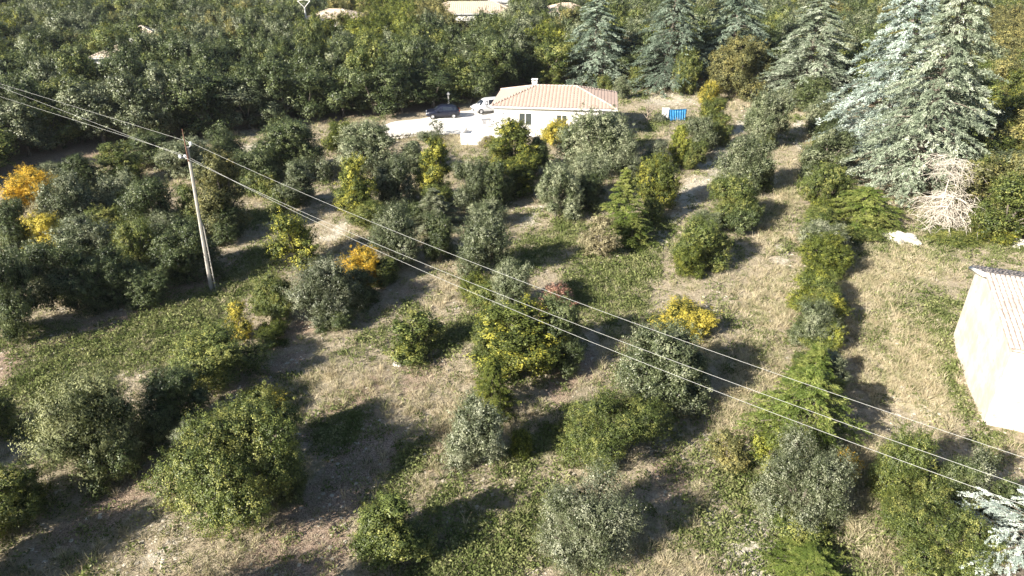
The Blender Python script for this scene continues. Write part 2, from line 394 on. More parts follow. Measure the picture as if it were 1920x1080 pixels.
# ------------------------------------------------------------------ ground
def vnoise(x, y, s, seed=0):
    x = x * s; y = y * s; xi = np.floor(x).astype(np.int64); yi = np.floor(y).astype(np.int64); fx = x - xi; fy = y - yi
    def h(a_, b_):
        v = np.sin(a_ * 127.1 + b_ * 311.7 + seed * 74.7) * 43758.5453; return v - np.floor(v)
    fx = fx * fx * (3 - 2 * fx); fy = fy * fy * (3 - 2 * fy)
    return (h(xi, yi) * (1 - fx) + h(xi + 1, yi) * fx) * (1 - fy) + (h(xi, yi + 1) * (1 - fx) + h(xi + 1, yi + 1) * fx) * fy
def fbm(x, y, s, seed=0): return (vnoise(x, y, s, seed) * .5 + vnoise(x, y, s * 2.1, seed + 1) * .3 + vnoise(x, y, s * 4.3, seed + 2) * .2)
ROW = R(22.0)     # planting rows run 22 deg to the right of straight ahead
rx, ry = math.sin(ROW), math.cos(ROW)
# patches: (px, py, half length along the rows, half width, channel, strength); channels g=green weeds, p=pale limestone, l=leaf litter, y=long straw
PATCH = [
 (1775, 690, 3.5, .8, 'g', 1), (1800, 750, 2.5, .9, 'g', .9), (1770, 620, 2, .6, 'y', 1), (1850, 820, 2.5, 1, 'g', .7),
 (60, 730, 7, 2.2, 'g', 1), (170, 690, 6, 2.6, 'g', 1), (280, 640, 6, 2.8, 'g', 1), (350, 595, 6, 3, 'g', 1), (440, 535, 5, 2.5, 'g', .8), (500, 470, 5, 2, 'g', .7),
 (500, 400, 4, 2, 'g', .7), (530, 330, 4, 2, 'g', .6), (110, 780, 4, 1.5, 'g', .9),
 (1000, 470, 7, 2.6, 'g', .9), (1060, 430, 6, 2, 'g', .8), (1130, 520, 5, 2.6, 'g', .9), (1200, 490, 5, 2, 'g', .8), (1180, 580, 4, 2, 'g', .7), (1230, 450, 5, 1.5, 'g', .6),
 (900, 1040, 4, 2, 'g', .9), (980, 1000, 4, 1.5, 'g', .8), (850, 930, 2, 1, 'g', .7), (1000, 850, 4, 1.2, 'g', .8), (1040, 800, 3, 1.2, 'g', .8), (780, 860, 3, 1.2, 'g', .8), (740, 900, 2, 1, 'g', .6),
 (700, 640, 3, 2, 'g', .6), (640, 800, 3, 1.5, 'g', .4), (850, 640, 4, 1.5, 'g', .6),
 (1740, 600, 4, 3, 'g', .45), (1650, 620, 4, 2, 'g', .4), (1760, 560, 3, 2, 'g', .45), (1750, 440, 7, 2, 'g', .9), (1650, 430, 5, 2, 'g', .8), (1860, 450, 5, 2, 'g', .8),
 (1230, 235, 9, 2.4, 'g', .6), (1200, 260, 6, 2, 'g', .5), (900, 300, 4, 4, 'g', .35), (720, 300, 5, 2, 'g', .3), (1400, 900, 3, 1, 'g', .35), (1330, 1010, 2, 1, 'g', .4),
 (1300, 360, 9, 1.3, 'p', 1), (1350, 290, 11, 1.6, 'p', 1), (1390, 235, 8, 1.2, 'p', 1), (1250, 430, 6, 1, 'p', .9), (1150, 480, 4, .8, 'p', .6), (1000, 400, 4, 1.1, 'p', .9), (1110, 360, 5, .8, 'p', .8), (1190, 300, 4, .8, 'p', .6),
 (1500, 230, 7, 1.1, 'p', .8), (1490, 270, 6, 1, 'p', .7), (1250, 185, 9, 5, 'p', .7), (1460, 480, 2.5, .8, 'p', .6), (1620, 390, 5, 1, 'p', .6), (1570, 270, 4, 1, 'p', .5),
 (1400, 1010, 3, 1.5, 'p', .8), (1330, 960, 3, 1.2, 'p', .5), (1440, 1050, 2, 1.5, 'p', .8), (940, 880, 2, .7, 'p', .3), (640, 420, 4, 1.2, 'p', .7), (470, 350, 4, 1.2, 'p', .8), (470, 280, 4, 1.6, 'p', .9), (580, 300, 5, 1.2, 'p', .6), (190, 340, 6, 1, 'p', .7),
 (1060, 1010, 2, .8, 'p', .6), (250, 1060, 2.5, 1.2, 'p', .4), (330, 1000, 3, 1.5, 'p', .5), (110, 920, 1.5, 1, 'p', .5), (100, 590, 1.5, 1, 'p', .5), (500, 460, 3, .7, 'p', .6), (1690, 760, 4, 2, 'p', .5), (1800, 780, 3, 1.5, 'p', .5), (1860, 830, 3, 1, 'p', .5),
 (650, 760, 5, 2, 'l', .8), (600, 960, 6, 2, 'l', 1), (640, 860, 5, 1.2, 'l', .9), (540, 1050, 4, 2, 'l', 1), (800, 700, 4, 2, 'l', .7), (1080, 700, 4, 1.2, 'l', .9), (560, 620, 5, 1.4, 'l', .8), (500, 700, 5, 1.2, 'l', .8), (750, 560, 4, 1.2, 'l', .6), (690, 600, 5, 1.2, 'l', .6),
 (810, 850, 2.5, 1, 'l', .8), (1000, 960, 3, 1.4, 'l', .6), (250, 600, 9, 1.5, 'l', 1), (350, 545, 7, 1.5, 'l', 1), (80, 660, 8, 1.6, 'l', 1), (200, 960, 4, 2, 'l', .8), (960, 280, 6, 2, 'l', .4), (1600, 800, 3, 1, 'l', .4), (1250, 900, 3, 1.2, 'l', .7),
 (1450, 420, 7, 1.8, 'y', 1), (1450, 560, 6, 2.4, 'y', .8), (1420, 680, 5, 2.4, 'y', .8), (1380, 760, 4, 1.6, 'y', .7), (1480, 360, 7, 1.5, 'y', .8), (1520, 280, 6, 1.2, 'y', .5), (1680, 640, 6, 4, 'y', .8), (1640, 520, 6, 3.5, 'y', .9), (1720, 480, 5, 3, 'y', 1), (1700, 720, 5, 3, 'y', .8),
 (1610, 900, 4, 1.2, 'y', .9), (1620, 1040, 4, 1.4, 'y', .8), (650, 735, 3, 1.5, 'y', .6), (560, 740, 3, 1, 'y', .5), (860, 800, 3, 1.2, 'y', .6), (830, 560, 4, 1, 'y', .5), (1300, 650, 3, 2, 'y', .5), (1160, 640, 3, 2, 'y', .6), (1300, 1050, 3, 2, 'y', .5), (850, 270, 6, 3, 'y', .4),
]
PW = [(*G(p[0], p[1]), p[2], p[3], p[4], p[5]) for p in PATCH]
WOOD_EDGE = [(-900, 560), (-300, 420), (0, 330), (130, 300), (240, 285), (380, 258), (470, 250), (600, 230), (780, 212), (900, 190), (1000, 166), (1180, 160), (1320, 155), (1440, 165), (1560, 180), (1620, 195), (1720, 240), (1800, 330), (1815, 400), (1830, 462), (1920, 458), (2400, 520), (3500, 700)]
we_x = np.array([p[0] for p in WOOD_EDGE], float); we_y = np.array([p[1] for p in WOOD_EDGE], float)
def in_wood(x, y):
    d = y * math.cos(PITCH) + CAM_H * math.sin(PITCH); px = CX + x * F_PX / np.maximum(d, 5); py = CY + (CAM_H * math.cos(PITCH) - y * math.sin(PITCH)) * F_PX / np.maximum(d, 5)
    return (py < np.interp(px, we_x, we_y)) & (y > 15)
def zones(x, y):
    wx = (fbm(x, y, .35, 5) - .5) * 2.6; wy = (fbm(x, y, .35, 9) - .5) * 2.6
    Z = {k: np.zeros(np.shape(x)) for k in 'gply'}
    for (cx, cy, la, lb, k, s) in PW:
        dx = x + wx - cx; dy = y + wy - cy
        u = (dx * rx + dy * ry) / la; v = (dx * ry - dy * rx) / lb
        Z[k] = np.maximum(Z[k], s * np.clip(1.5 - 1.25 * np.sqrt(u * u + v * v), 0, 1))
    for k, (sd_, th, amp) in {'g': (20, .55, .9), 'p': (40, .64, .9), 'l': (60, .55, .7), 'y': (80, .56, .7)}.items():
        Z[k] = np.clip(Z[k] + amp * np.clip((fbm(x, y, .22, sd_) - th) * 5, 0, 1) * .6, 0, 1)
    Z['l'] = np.clip(Z['l'] + in_wood(x, y) * 1.0, 0, 1)
    return Z

def axis_coords(lo, hi, step, far, n=14):
    mid = np.arange(lo, hi + step, step)
    k = np.geomspace(1, far, n)
    return np.concatenate([(lo - k)[::-1], mid, mid[-1] + k])
xs = axis_coords(-62, 66, .55, 1900); ys = axis_coords(10, 112, .55, 2600)
XX, YY = np.meshgrid(xs, ys); nx, ny = len(xs), len(ys)
ZZ = gz(XX, YY) * np.clip(1 - (np.abs(YY - 60) - 60) / 200, 0, 1)
gv = np.stack([XX, YY, ZZ], -1).reshape(-1, 3)
me = bpy.data.meshes.new('ground'); ii = np.arange(nx * ny).reshape(ny, nx)
q = np.stack([ii[:-1, :-1], ii[:-1, 1:], ii[1:, 1:], ii[1:, :-1]], -1).reshape(-1)
me.vertices.add(len(gv)); me.vertices.foreach_set('co', gv.astype(np.float32).ravel())
nq = len(q) // 4; me.loops.add(len(q)); me.polygons.add(nq); me.loops.foreach_set('vertex_index', q.astype(np.int32))
me.polygons.foreach_set('loop_start', np.arange(0, nq * 4, 4, dtype=np.int32)); me.polygons.foreach_set('loop_total', np.full(nq, 4, np.int32))
ZN = zones(gv[:, 0], gv[:, 1])
ca = me.attributes.new('cover', 'FLOAT_COLOR', 'POINT')
ca.data.foreach_set('color', np.stack([ZN['g'], ZN['p'], ZN['l'], ZN['y']], 1).astype(np.float32).ravel())
me.update(calc_edges=True)
m, t, out = new_mat('field_ground')
at = N_(t, 'ShaderNodeAttribute', attribute_name='cover'); sp = N_(t, 'ShaderNodeSeparateColor'); t.links.new(at.outputs['Color'], sp.inputs[0])
gp = N_(t, 'ShaderNodeNewGeometry').outputs['Position']
n1 = noise(t, gp, .9, 6, .65); n2 = noise(t, gp, 5.0, 6, .7); n3 = noise(t, gp, 16.0, 4, .7); n4 = noise(t, gp, 2.2, 5, .7, .6)
base = mixc(t, sstep(t, n2, .35, .65), (.25, .205, .145), (.44, .37, .27))
base = mixc(t, sstep(t, n3, .5, .68), base, (.48, .43, .33))
def chan(sock, nz, amt=.9, lo=.45, hi=.75):
    return sstep(t, mth(t, 'ADD', sock, mth(t, 'MULTIPLY', mth(t, 'SUBTRACT', nz, .5), amt)), lo, hi)
straw = mixc(t, sstep(t, n3, .4, .6), (.38, .32, .205), (.58, .50, .345))
c = mixc(t, chan(at.outputs['Alpha'], n4), base, straw)
lit = mixc(t, sstep(t, n3, .42, .6), (.20, .145, .105), (.48, .37, .285))
c = mixc(t, chan(sp.outputs[2], n4), c, lit)
grn = mixc(t, sstep(t, n2, .4, .62), (.085, .105, .030), (.20, .21, .075))
c = mixc(t, mth(t, 'MULTIPLY', chan(sp.outputs[0], n4), .88), c, grn)
pal = mixc(t, sstep(t, n3, .4, .62), (.38, .34, .265), (.60, .55, .46))
c = mixc(t, chan(sp.outputs[1], n4, 1.3, .5, .7), c, pal)
c = mixc(t, mth(t, 'MULTIPLY', sstep(t, n1, .35, .65), .35), c, mixc(t, 1.0, c, (.72, .74, .66), 'MULTIPLY'))
p = N_(t, 'ShaderNodeBsdfPrincipled'); t.links.new(c, p.inputs['Base Color']); p.inputs['Roughness'].default_value = .95; p.inputs['Specular IOR Level'].default_value = .1
b = N_(t, 'ShaderNodeBump'); b.inputs['Strength'].default_value = .9; b.inputs['Distance'].default_value = .12
t.links.new(mth(t, 'ADD', n2, mth(t, 'MULTIPLY', n3, .5)), b.inputs['Height']); t.links.new(b.outputs[0], p.inputs['Normal'])
t.links.new(p.outputs[0], out.inputs[0])
me.materials.append(m); ground = mesh_obj('ground', me); ground['kind'] = 'structure'

# pale gravel drive by the house
def flat_poly(name, pts_px, z, mat, kind='structure', cells=1):
    P = [G(*p_) for p_ in pts_px]; bm = bmesh.new()
    vs = [bm.verts.new((x, y, 0)) for x, y in P]; f = bm.faces.new(vs)
    if f.normal.z < 0: f.normal_flip()
    bmesh.ops.triangulate(bm, faces=bm.faces[:])
    for _ in range(4):
        long = [e_ for e_ in bm.edges if e_.calc_length() > 1.6]
        if not long: break
        bmesh.ops.subdivide_edges(bm, edges=long, cuts=1); bmesh.ops.triangulate(bm, faces=bm.faces[:])
    for v in bm.verts: v.co.z = float(gz(v.co.x, v.co.y)) + z + random.uniform(-.006, .006)
    for f in bm.faces:
        if f.normal.z < 0: f.normal_flip()
    me = bpy.data.meshes.new(name); bm.to_mesh(me); bm.free(); me.materials.append(mat)
    o = mesh_obj(name, me); o['kind'] = kind; return o
GRAVEL = plain_mat('white_limestone_gravel', (.62, .59, .54), (.80, .77, .72), 1.2, .9, .2, .6, 30, c3=(.50, .46, .40))
flat_poly('driveway', [(700, 243), (735, 232), (790, 224), (850, 212), (905, 203), (935, 190), (975, 188), (985, 262), (925, 262), (890, 272), (868, 262), (862, 250), (800, 256), (770, 250), (735, 256), (712, 252)], .05, GRAVEL)
flat_poly('track', [(-30, 350), (20, 335), (60, 330), (40, 352), (20, 385), (-40, 410)], .06, plain_mat('track_surface', (.22, .22, .22), (.32, .31, .29), 1.5, .9, .2, .5))

# ------------------------------------------------------------------ main house
PLASTER = plain_mat('white_plaster', (.80, .77, .72), (.86, .84, .80), .8, .85, .2, .15, 40)
TRIM = plain_mat('grey_white_trim', (.58, .58, .57), (.66, .66, .65), 2, .6)
GLASS = plain_mat('dark_window_glass', (.05, .06, .06), None, rough=.12, spec=.7)
def tile_mat(name, c1, c2, c3):
    m, t, out = new_mat(name)
    gp = N_(t, 'ShaderNodeTexCoord').outputs['Object']; v = N_(t, 'ShaderNodeTexVoronoi'); v.inputs['Scale'].default_value = 2.6; t.links.new(gp, v.inputs['Vector'])
    s = N_(t, 'ShaderNodeSeparateColor'); t.links.new(v.outputs['Color'], s.inputs[0])
    oi = N_(t, 'ShaderNodeObjectInfo')
    c = mixc(t, sstep(t, s.outputs[0], .1, .9), c1, c2); c = mixc(t, sstep(t, noise(t, gp, 5, 5, .7), .5, .72), c, c3)
    c = mixc(t, sstep(t, oi.outputs['Random'], .35, .95), c, mixc(t, .8, c, c1, 'MIX'))
    p = N_(t, 'ShaderNodeBsdfPrincipled'); t.links.new(c, p.inputs['Base Color']); p.inputs['Roughness'].default_value = .85
    b = N_(t, 'ShaderNodeBump'); b.inputs['Strength'].default_value = .4; b.inputs['Distance'].default_value = .02; t.links.new(noise(t, gp, 25, 4, .7), b.inputs['Height']); t.links.new(b.outputs[0], p.inputs['Normal'])
    t.links.new(p.outputs[0], out.inputs[0]); return m
TILE = tile_mat('terracotta_tiles', (.37, .275, .225), (.50, .41, .345), (.55, .49, .43))
TILE_PALE = tile_mat('bleached_tiles', (.30, .24, .21), (.50, .44, .39), (.60, .56, .51))
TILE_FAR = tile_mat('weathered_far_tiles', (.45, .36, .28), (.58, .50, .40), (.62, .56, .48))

def tiled_slope(mb, A, B, C, D, pitch=.42, row=.42, amp=.055):
    """rows of half-round tiles on a sloping quad; A-B is the eave, D-C the ridge (a point for a hip)"""
    A, B, C, D = map(Vector, (A, B, C, D)); ue = (B - A); Lh = ue.length; ue.normalize()
    nrm = (B - A).cross(D - A).normalized()
    if nrm.z < 0: nrm = -nrm
    up = nrm.cross(ue); up = up if up.z > 0 else -up
    hD = (D - A).dot(up); xD = (D - A).dot(ue); xC = (C - A).dot(ue)
    ncol = int(Lh / pitch); pitch = Lh / ncol; sub = 4
    prof = [0, .75, 1, .75]
    us = [k * pitch / sub for k in range(ncol * sub + 1)]
    def smax(u):
        s = hD
        if xD > 1e-3: s = min(s, hD * u / xD)
        if Lh - xC > 1e-3: s = min(s, hD * (Lh - u) / (Lh - xC))
        return max(s, 0)
    nr = int(hD / row) + 1
    vs = []; idx = {}
    def vert(i, j, lift):
        u = us[i]; s = min(j * row, smax(u)); h = amp * prof[i % sub] * (1 if s > 0 or True else 0) + lift
        vs.append(A + ue * u + up * s + nrm * h); return len(vs) - 1
    fs = []
    for j in range(nr):
        lo = [vert(i, j, .045) for i in range(len(us))]; hi = [vert(i, j + 1, .0) for i in range(len(us))]
        for i in range(len(us) - 1):
            if smax(us[i]) > j * row + .01 or smax(us[i + 1]) > j * row + .01: fs.append((lo[i], lo[i + 1], hi[i + 1], hi[i]))
            if j and (smax(us[i]) > j * row + .01): fs.append((plo[i], plo[i + 1], lo[i + 1], lo[i]))
        plo = hi
    mb.add(vs, fs)
def house(root_name, label, corner, dirx, Lx, Ly, eave, ridge_h, ridge_in, over=.35, mat=TILE, wall=PLASTER):
    ax = math.atan2(dirx[1], dirx[0])
    t_ = empty(root_name, (corner[0], corner[1], 0), ax); tag(t_, label, 'house')
    wl = MB(); th = .3
    wl.box(0, Lx, 0, Ly, -.3, eave - .12); wo = wl.build('wall', wall, t_)
    o = over; z = eave
    rf = MB(); e_ = [(-o, -o, z), (Lx + o, -o, z), (Lx + o, Ly + o, z), (-o, Ly + o, z)]; r_ = [(ridge_in, Ly / 2, ridge_h), (Lx - ridge_in, Ly / 2, ridge_h)]
    rf.add(e_ + r_, [(0, 1, 5, 4), (1, 2, 5), (2, 3, 4, 5), (3, 0, 4), (3, 2, 1, 0)]); roof = rf.build('roof', mat, t_)
    tl = MB()
    for (a_, b_, c_, d_) in ((e_[0], e_[1], r_[1], r_[0]), (e_[2], e_[3], r_[0], r_[1]), (e_[1], e_[2], r_[1], r_[1]), (e_[3], e_[0], r_[0], r_[0])):
        tiled_slope(tl, a_, b_, c_, d_)
    to = tl.build('tile_rows', mat, roof); to['kind'] = 'stuff'
    rd = MB()
    for (a_, b_) in ((r_[0], r_[1]), (e_[0], r_[0]), (e_[1], r_[1]), (e_[2], r_[1]), (e_[3], r_[0])):
        a_, b_ = Vector(a_), Vector(b_); n = max(2, int((b_ - a_).length / .42))
        for k in range(n):
            p0 = a_.lerp(b_, k / n) + Vector((0, 0, .06)); p1 = a_.lerp(b_, (k + 1.12) / n) + Vector((0, 0, .10)); rd.tube([p0, p1], [.13, .105], 7)
    ro = rd.build('ridge_tile_line', mat, roof, True); ro['kind'] = 'stuff'
    fa = MB()
    fa.box(-o - .04, Lx + o + .04, -o - .06, -o, z - .16, z + .03); fa.box(-o - .04, Lx + o + .04, Ly + o, Ly + o + .06, z - .16, z + .03)
    fa.box(-o - .06, -o, -o, Ly + o, z - .16, z + .03); fa.box(Lx + o, Lx + o + .06, -o, Ly + o, z - .16, z + .03)
    fa.box(-o, Lx + o, -o, 0, z - .14, z - .06); fa.build('gutter', TRIM, t_)
    return t_
cL = G(920, 199, 3.7); cR = G(1158, 206, 3.7)
dv = Vector((cR[0] - cL[0], cR[1] - cL[1])); HL = dv.length - .7; dv.normalize()
corner = (cL[0] + dv.x * .35 - dv.y * .35, cL[1] + dv.y * .35 + dv.x * .35)
MH = house('white_house', 'single storey white house with hipped pink clay tile roof beside the gravel drive', corner, dv, HL, 8.3, 3.7, 5.25, 4.6)
def window(parent, x, z, w_, h_, y=0.0, panes=2, shutters=False):
    fr = MB(); fr.box(x - .06, x + w_ + .06, y - .05, y + .02, z - .06, z); fr.box(x - .06, x + w_ + .06, y - .05, y + .02, z + h_, z + h_ + .06)
    for k in range(panes + 1): xx = x + w_ * k / panes; fr.box(xx - .045, xx + .045, y - .05, y + .02, z, z + h_)
    f = fr.build('window', PLASTER, parent)
    for k in range(panes):
        a0 = x + w_ * k / panes + .045; a1 = x + w_ * (k + 1) / panes - .045
        g = MB(); g.box(a0, a1, y - .02, y - .012, z, z + h_); g.build('pane', GLASS, f)
    return f
k_ = HL / 238.0
window(MH, (970 - 920) * k_, 1.55, 26 * k_, 1.35); window(MH, (1045 - 920) * k_, 1.55, 21 * k_, 1.25)
window(MH, (1128 - 920) * k_, 1.55, 18 * k_, 1.2)
MB().box(1.0, 1.07, -.13, -.02, 2.75, 2.98).build('wall_lamp', TRIM, MH)
ch = MB(); ch.box(4.0, 4.6, 4.9, 5.4, 4.3, 5.50); ch.box(3.94, 4.66, 4.84, 5.46, 5.50, 5.58)
for (a0, b0) in ((4.0, 4.9), (4.5, 4.9), (4.0, 5.3), (4.5, 5.3)): ch.box(a0, a0 + .1, b0, b0 + .1, 5.58, 5.78)
ch.box(3.92, 4.68, 4.82, 5.48, 5.78, 5.86)
ch.build('chimney', PLASTER, MH)
# front terrace: raised white platform with low wall at the left front corner
TX = -3.2
tr_ = empty('white_terrace', (corner[0], corner[1], 0), math.atan2(dv.y, dv.x)); tag(tr_, 'overexposed white raised terrace at the left front corner of the white house', 'terrace')
MB().box(TX, 1.6, -3.6, -.36, -.3, .75).build('platform', PLASTER, tr_)
ww = MB(); ww.box(TX, 1.6, -3.78, -3.6, -.3, 1.25); ww.box(TX - .18, TX, -3.78, -.36, -.3, 1.25); ww.build('parapet', PLASTER, tr_)
# garden table and chairs left of the house
GM = plain_mat('grey_garden_metal', (.16, .16, .17), (.24, .24, .25), 4, .5)
gx, gy = G(912, 236, .0); t_ = tag(empty('garden_table', (gx, gy, .08), .3), 'small grey garden table on the white drive by the house corner', 'table')
MB().box(-.6, .6, -.4, .4, .70, .75).build('table_top', GM, t_)
for sx_ in (-.52, .52):
    for sy_ in (-.33, .33): MB().tube([(sx_, sy_, 0), (sx_, sy_, .70)], .03, 6).build('leg', GM, t_)
for (ox, oy, rz, lab) in ((-.2, -.9, 0, 'grey garden chair on the camera side of the small drive table'), (1.05, .1, 1.7, 'grey garden chair between the drive table and the house corner')):
    c_ = tag(empty('garden_chair', (gx + ox, gy + oy, .08), rz), lab, 'chair', 'garden chairs on the drive')
    MB().box(-.24, .24, -.24, .24, .42, .46).build('seat', GM, c_); MB().box(-.24, .24, -.26, -.22, .46, .95).build('backrest', GM, c_)
    for sx_ in (-.21, .21):
        for sy_ in (-.21, .21): MB().tube([(sx_, sy_, 0), (sx_, sy_, .42)], .02, 5).build('leg', GM, c_)
# low stone wall at the drive's left end
STONE = plain_mat('pale_dry_stone', (.36, .34, .30), (.52, .49, .44), 4, .9, .2, .7)
def rock_mesh(name, seed, mat, sub=2, rough=.28, flat=.6):
    bm = bmesh.new(); bmesh.ops.create_icosphere(bm, subdivisions=sub, radius=1); rd = random.Random(seed)
    ph = [rd.uniform(0, 6) for _ in range(6)]
    for v in bm.verts:
        c = v.co.copy(); n = math.sin(c.x * 3.1 + ph[0]) * math.cos(c.y * 2.7 + ph[1]) + .6 * math.sin(c.z * 5 + c.x * 4 + ph[2]) + .5 * math.cos(c.y * 7 + ph[3])
        v.co = c * (1 + rough * n * .5 + rd.uniform(-.07, .07)); v.co.z *= flat
    me = bpy.data.meshes.new(name); bm.to_mesh(me); bm.free(); me.materials.append(mat); return me
RS = [rock_mesh('stone', s, STONE, 1, .3, .7) for s in range(4)]
sw = tag(empty('dry_stone_wall', (*G(722, 262), 0)), 'low rubble stone wall along the near edge of the white drive', 'wall')
x0w, y0w = G(722, 262); x1w, y1w = G(790, 256)
for k in range(26):
    for j in range(2):
        s = .28 + random.uniform(-.06, .08); f = (k + .5 * j) / 26
        o = mesh_obj('stone', random.choice(RS), sw, ((x1w - x0w) * f, (y1w - y0w) * f + random.uniform(-.08, .08), .14 + j * .3)); o.scale = (s, s, s * .8); o.rotation_euler = (0, 0, random.uniform(0, 6))

# ------------------------------------------------------------------ white stone hut at the right edge
HW = plain_mat('hut_lime_render', (.50, .43, .35), (.62, .58, .51), .7, .9, .2, .8, 6, c3=(.46, .34, .25))
A0 = Vector((*G(1784, 638), 0)); B0 = Vector((*G(1842, 797), 0))
hd = (B0 - A0); hl = hd.length; hd.normalize()
hut = empty('white_stone_hut', A0, math.atan2(hd.y, hd.x)); tag(hut, 'old white rendered stone hut with bleached canal tile roof at the right edge', 'hut')
HB = 6.5; e0, ap, e1 = 4.9, 5.6, 4.7; apt = hl * .28           # local x runs along the gable towards the camera, local y away from it (to the right)
g = MB()
sec = [(0, -.3), (hl, -.3), (hl, e1), (apt, ap), (0, e0)]
vs = [(a_, 0, b_) for a_, b_ in sec] + [(a_, HB, b_) for a_, b_ in sec]
g.add(vs, [(0, 1, 2, 3, 4), (9, 8, 7, 6, 5), (0, 5, 6, 1), (1, 6, 7, 2), (4, 3, 8, 9)[::-1], (0, 4, 9, 5), (2, 7, 8, 3)]); g.build('wall', HW, hut)
rf = MB(); ov = .22
def roof_pt(x, y, lift=.05):
    z = e0 + (ap - e0) * x / apt if x <= apt else ap + (e1 - ap) * (x - apt) / (hl - apt)
    return Vector((x, y, z + lift))
for (xa, xb) in ((-ov * 1.4, apt), (apt, hl + ov * 1.4)):
    a_, b_, c_, d_ = roof_pt(xa, -ov), roof_pt(xb, -ov), roof_pt(xb, HB + ov), roof_pt(xa, HB + ov); th = Vector((0, 0, .09))
    rf.add([a_, b_, c_, d_, a_ + th, b_ + th, c_ + th, d_ + th], [(0, 1, 2, 3), (7, 6, 5, 4), (0, 4, 5, 1), (1, 5, 6, 2), (2, 6, 7, 3), (3, 7, 4, 0)])
roof = rf.build('roof', TILE_PALE, hut)
cn = MB(); cn.tube([roof_pt(-ov, -ov - .02, .02), roof_pt(apt, -ov - .02, .06)], .13, 6); cn.build('verge_moulding', PLASTER, hut, True)
def canal_tile():
    vs = []; fs = []; n = 6
    for j, (xx, r_, lift) in enumerate(((0, .085, 0), (.46, .105, .0))):
        for k in range(n + 1):
            a_ = math.pi * k / n; vs.append((xx, -math.cos(a_) * r_, math.sin(a_) * r_ * .8 + lift))
    for k in range(n): fs.append((k, k + 1, n + 2 + k, n + 1 + k))
    m0 = len(vs)
    for k in range(n + 1): p_ = vs[n + 1 + k]; vs.append((p_[0] - .0, p_[1] * .84, p_[2] * .84 - .004))
    for k in range(n): fs.append((n + 1 + k, n + 2 + k, m0 + k + 1, m0 + k))
    me = bpy.data.meshes.new('roof_tile'); me.from_pydata(vs, [], fs); me.materials.append(TILE_PALE); me.shade_smooth(); return me
CT = canal_tile(); tiles = []
for (x_from, x_to, sgn) in ((apt, hl + ov, 1), (apt, -ov, -1)):
    L_ = abs(x_to - x_from); nrow = int(L_ / .36) + 1; zs = roof_pt(x_to, 0).z - roof_pt(x_from, 0).z; ang = math.atan2(-zs, L_)
    for cidx in range(int((HB + 2 * ov) / .235)):
        for r_ in range(nrow):
            tiles.append((x_from + sgn * r_ * .36 * (L_ / (nrow * .36)), -ov + .1 + cidx * .235, sgn, ang))
tiles.sort(key=lambda q_: q_[1]); rest = MB()
for i, (x_, y_, sgn, ang) in enumerate(tiles):
    p_ = roof_pt(x_, y_, .17); M = Matrix.Translation(p_ + Vector((0, random.uniform(-.012, .012), random.uniform(-.006, .012)))) @ Matrix.Rotation(0 if sgn > 0 else math.pi, 4, 'Z') @ Matrix.Rotation(ang + .05, 4, 'Y') @ Matrix.Rotation(random.uniform(-.03, .03), 4, 'Z')
    if i < 290:
        o = mesh_obj('roof_tile', CT, roof); o.matrix_local = M
    else:
        rest.add([M @ v.co for v in CT.vertices], [tuple(f.vertices) for f in CT.polygons])
rest.build('far_tile_rows', TILE_PALE, roof, True)['kind'] = 'stuff'
# ochre panel / shallow doorway on the front wall
OC = plain_mat('pale_ochre_door', (.52, .44, .26), (.60, .52, .32), 5, .8)
MB().box(hl, hl + .05, 1.6, 2.7, 2.05, 2.35).build('lintel', OC, hut)
MB().box(hl, hl + .04, 1.7, 2.6, 0, 2.0).build('door', OC, hut)

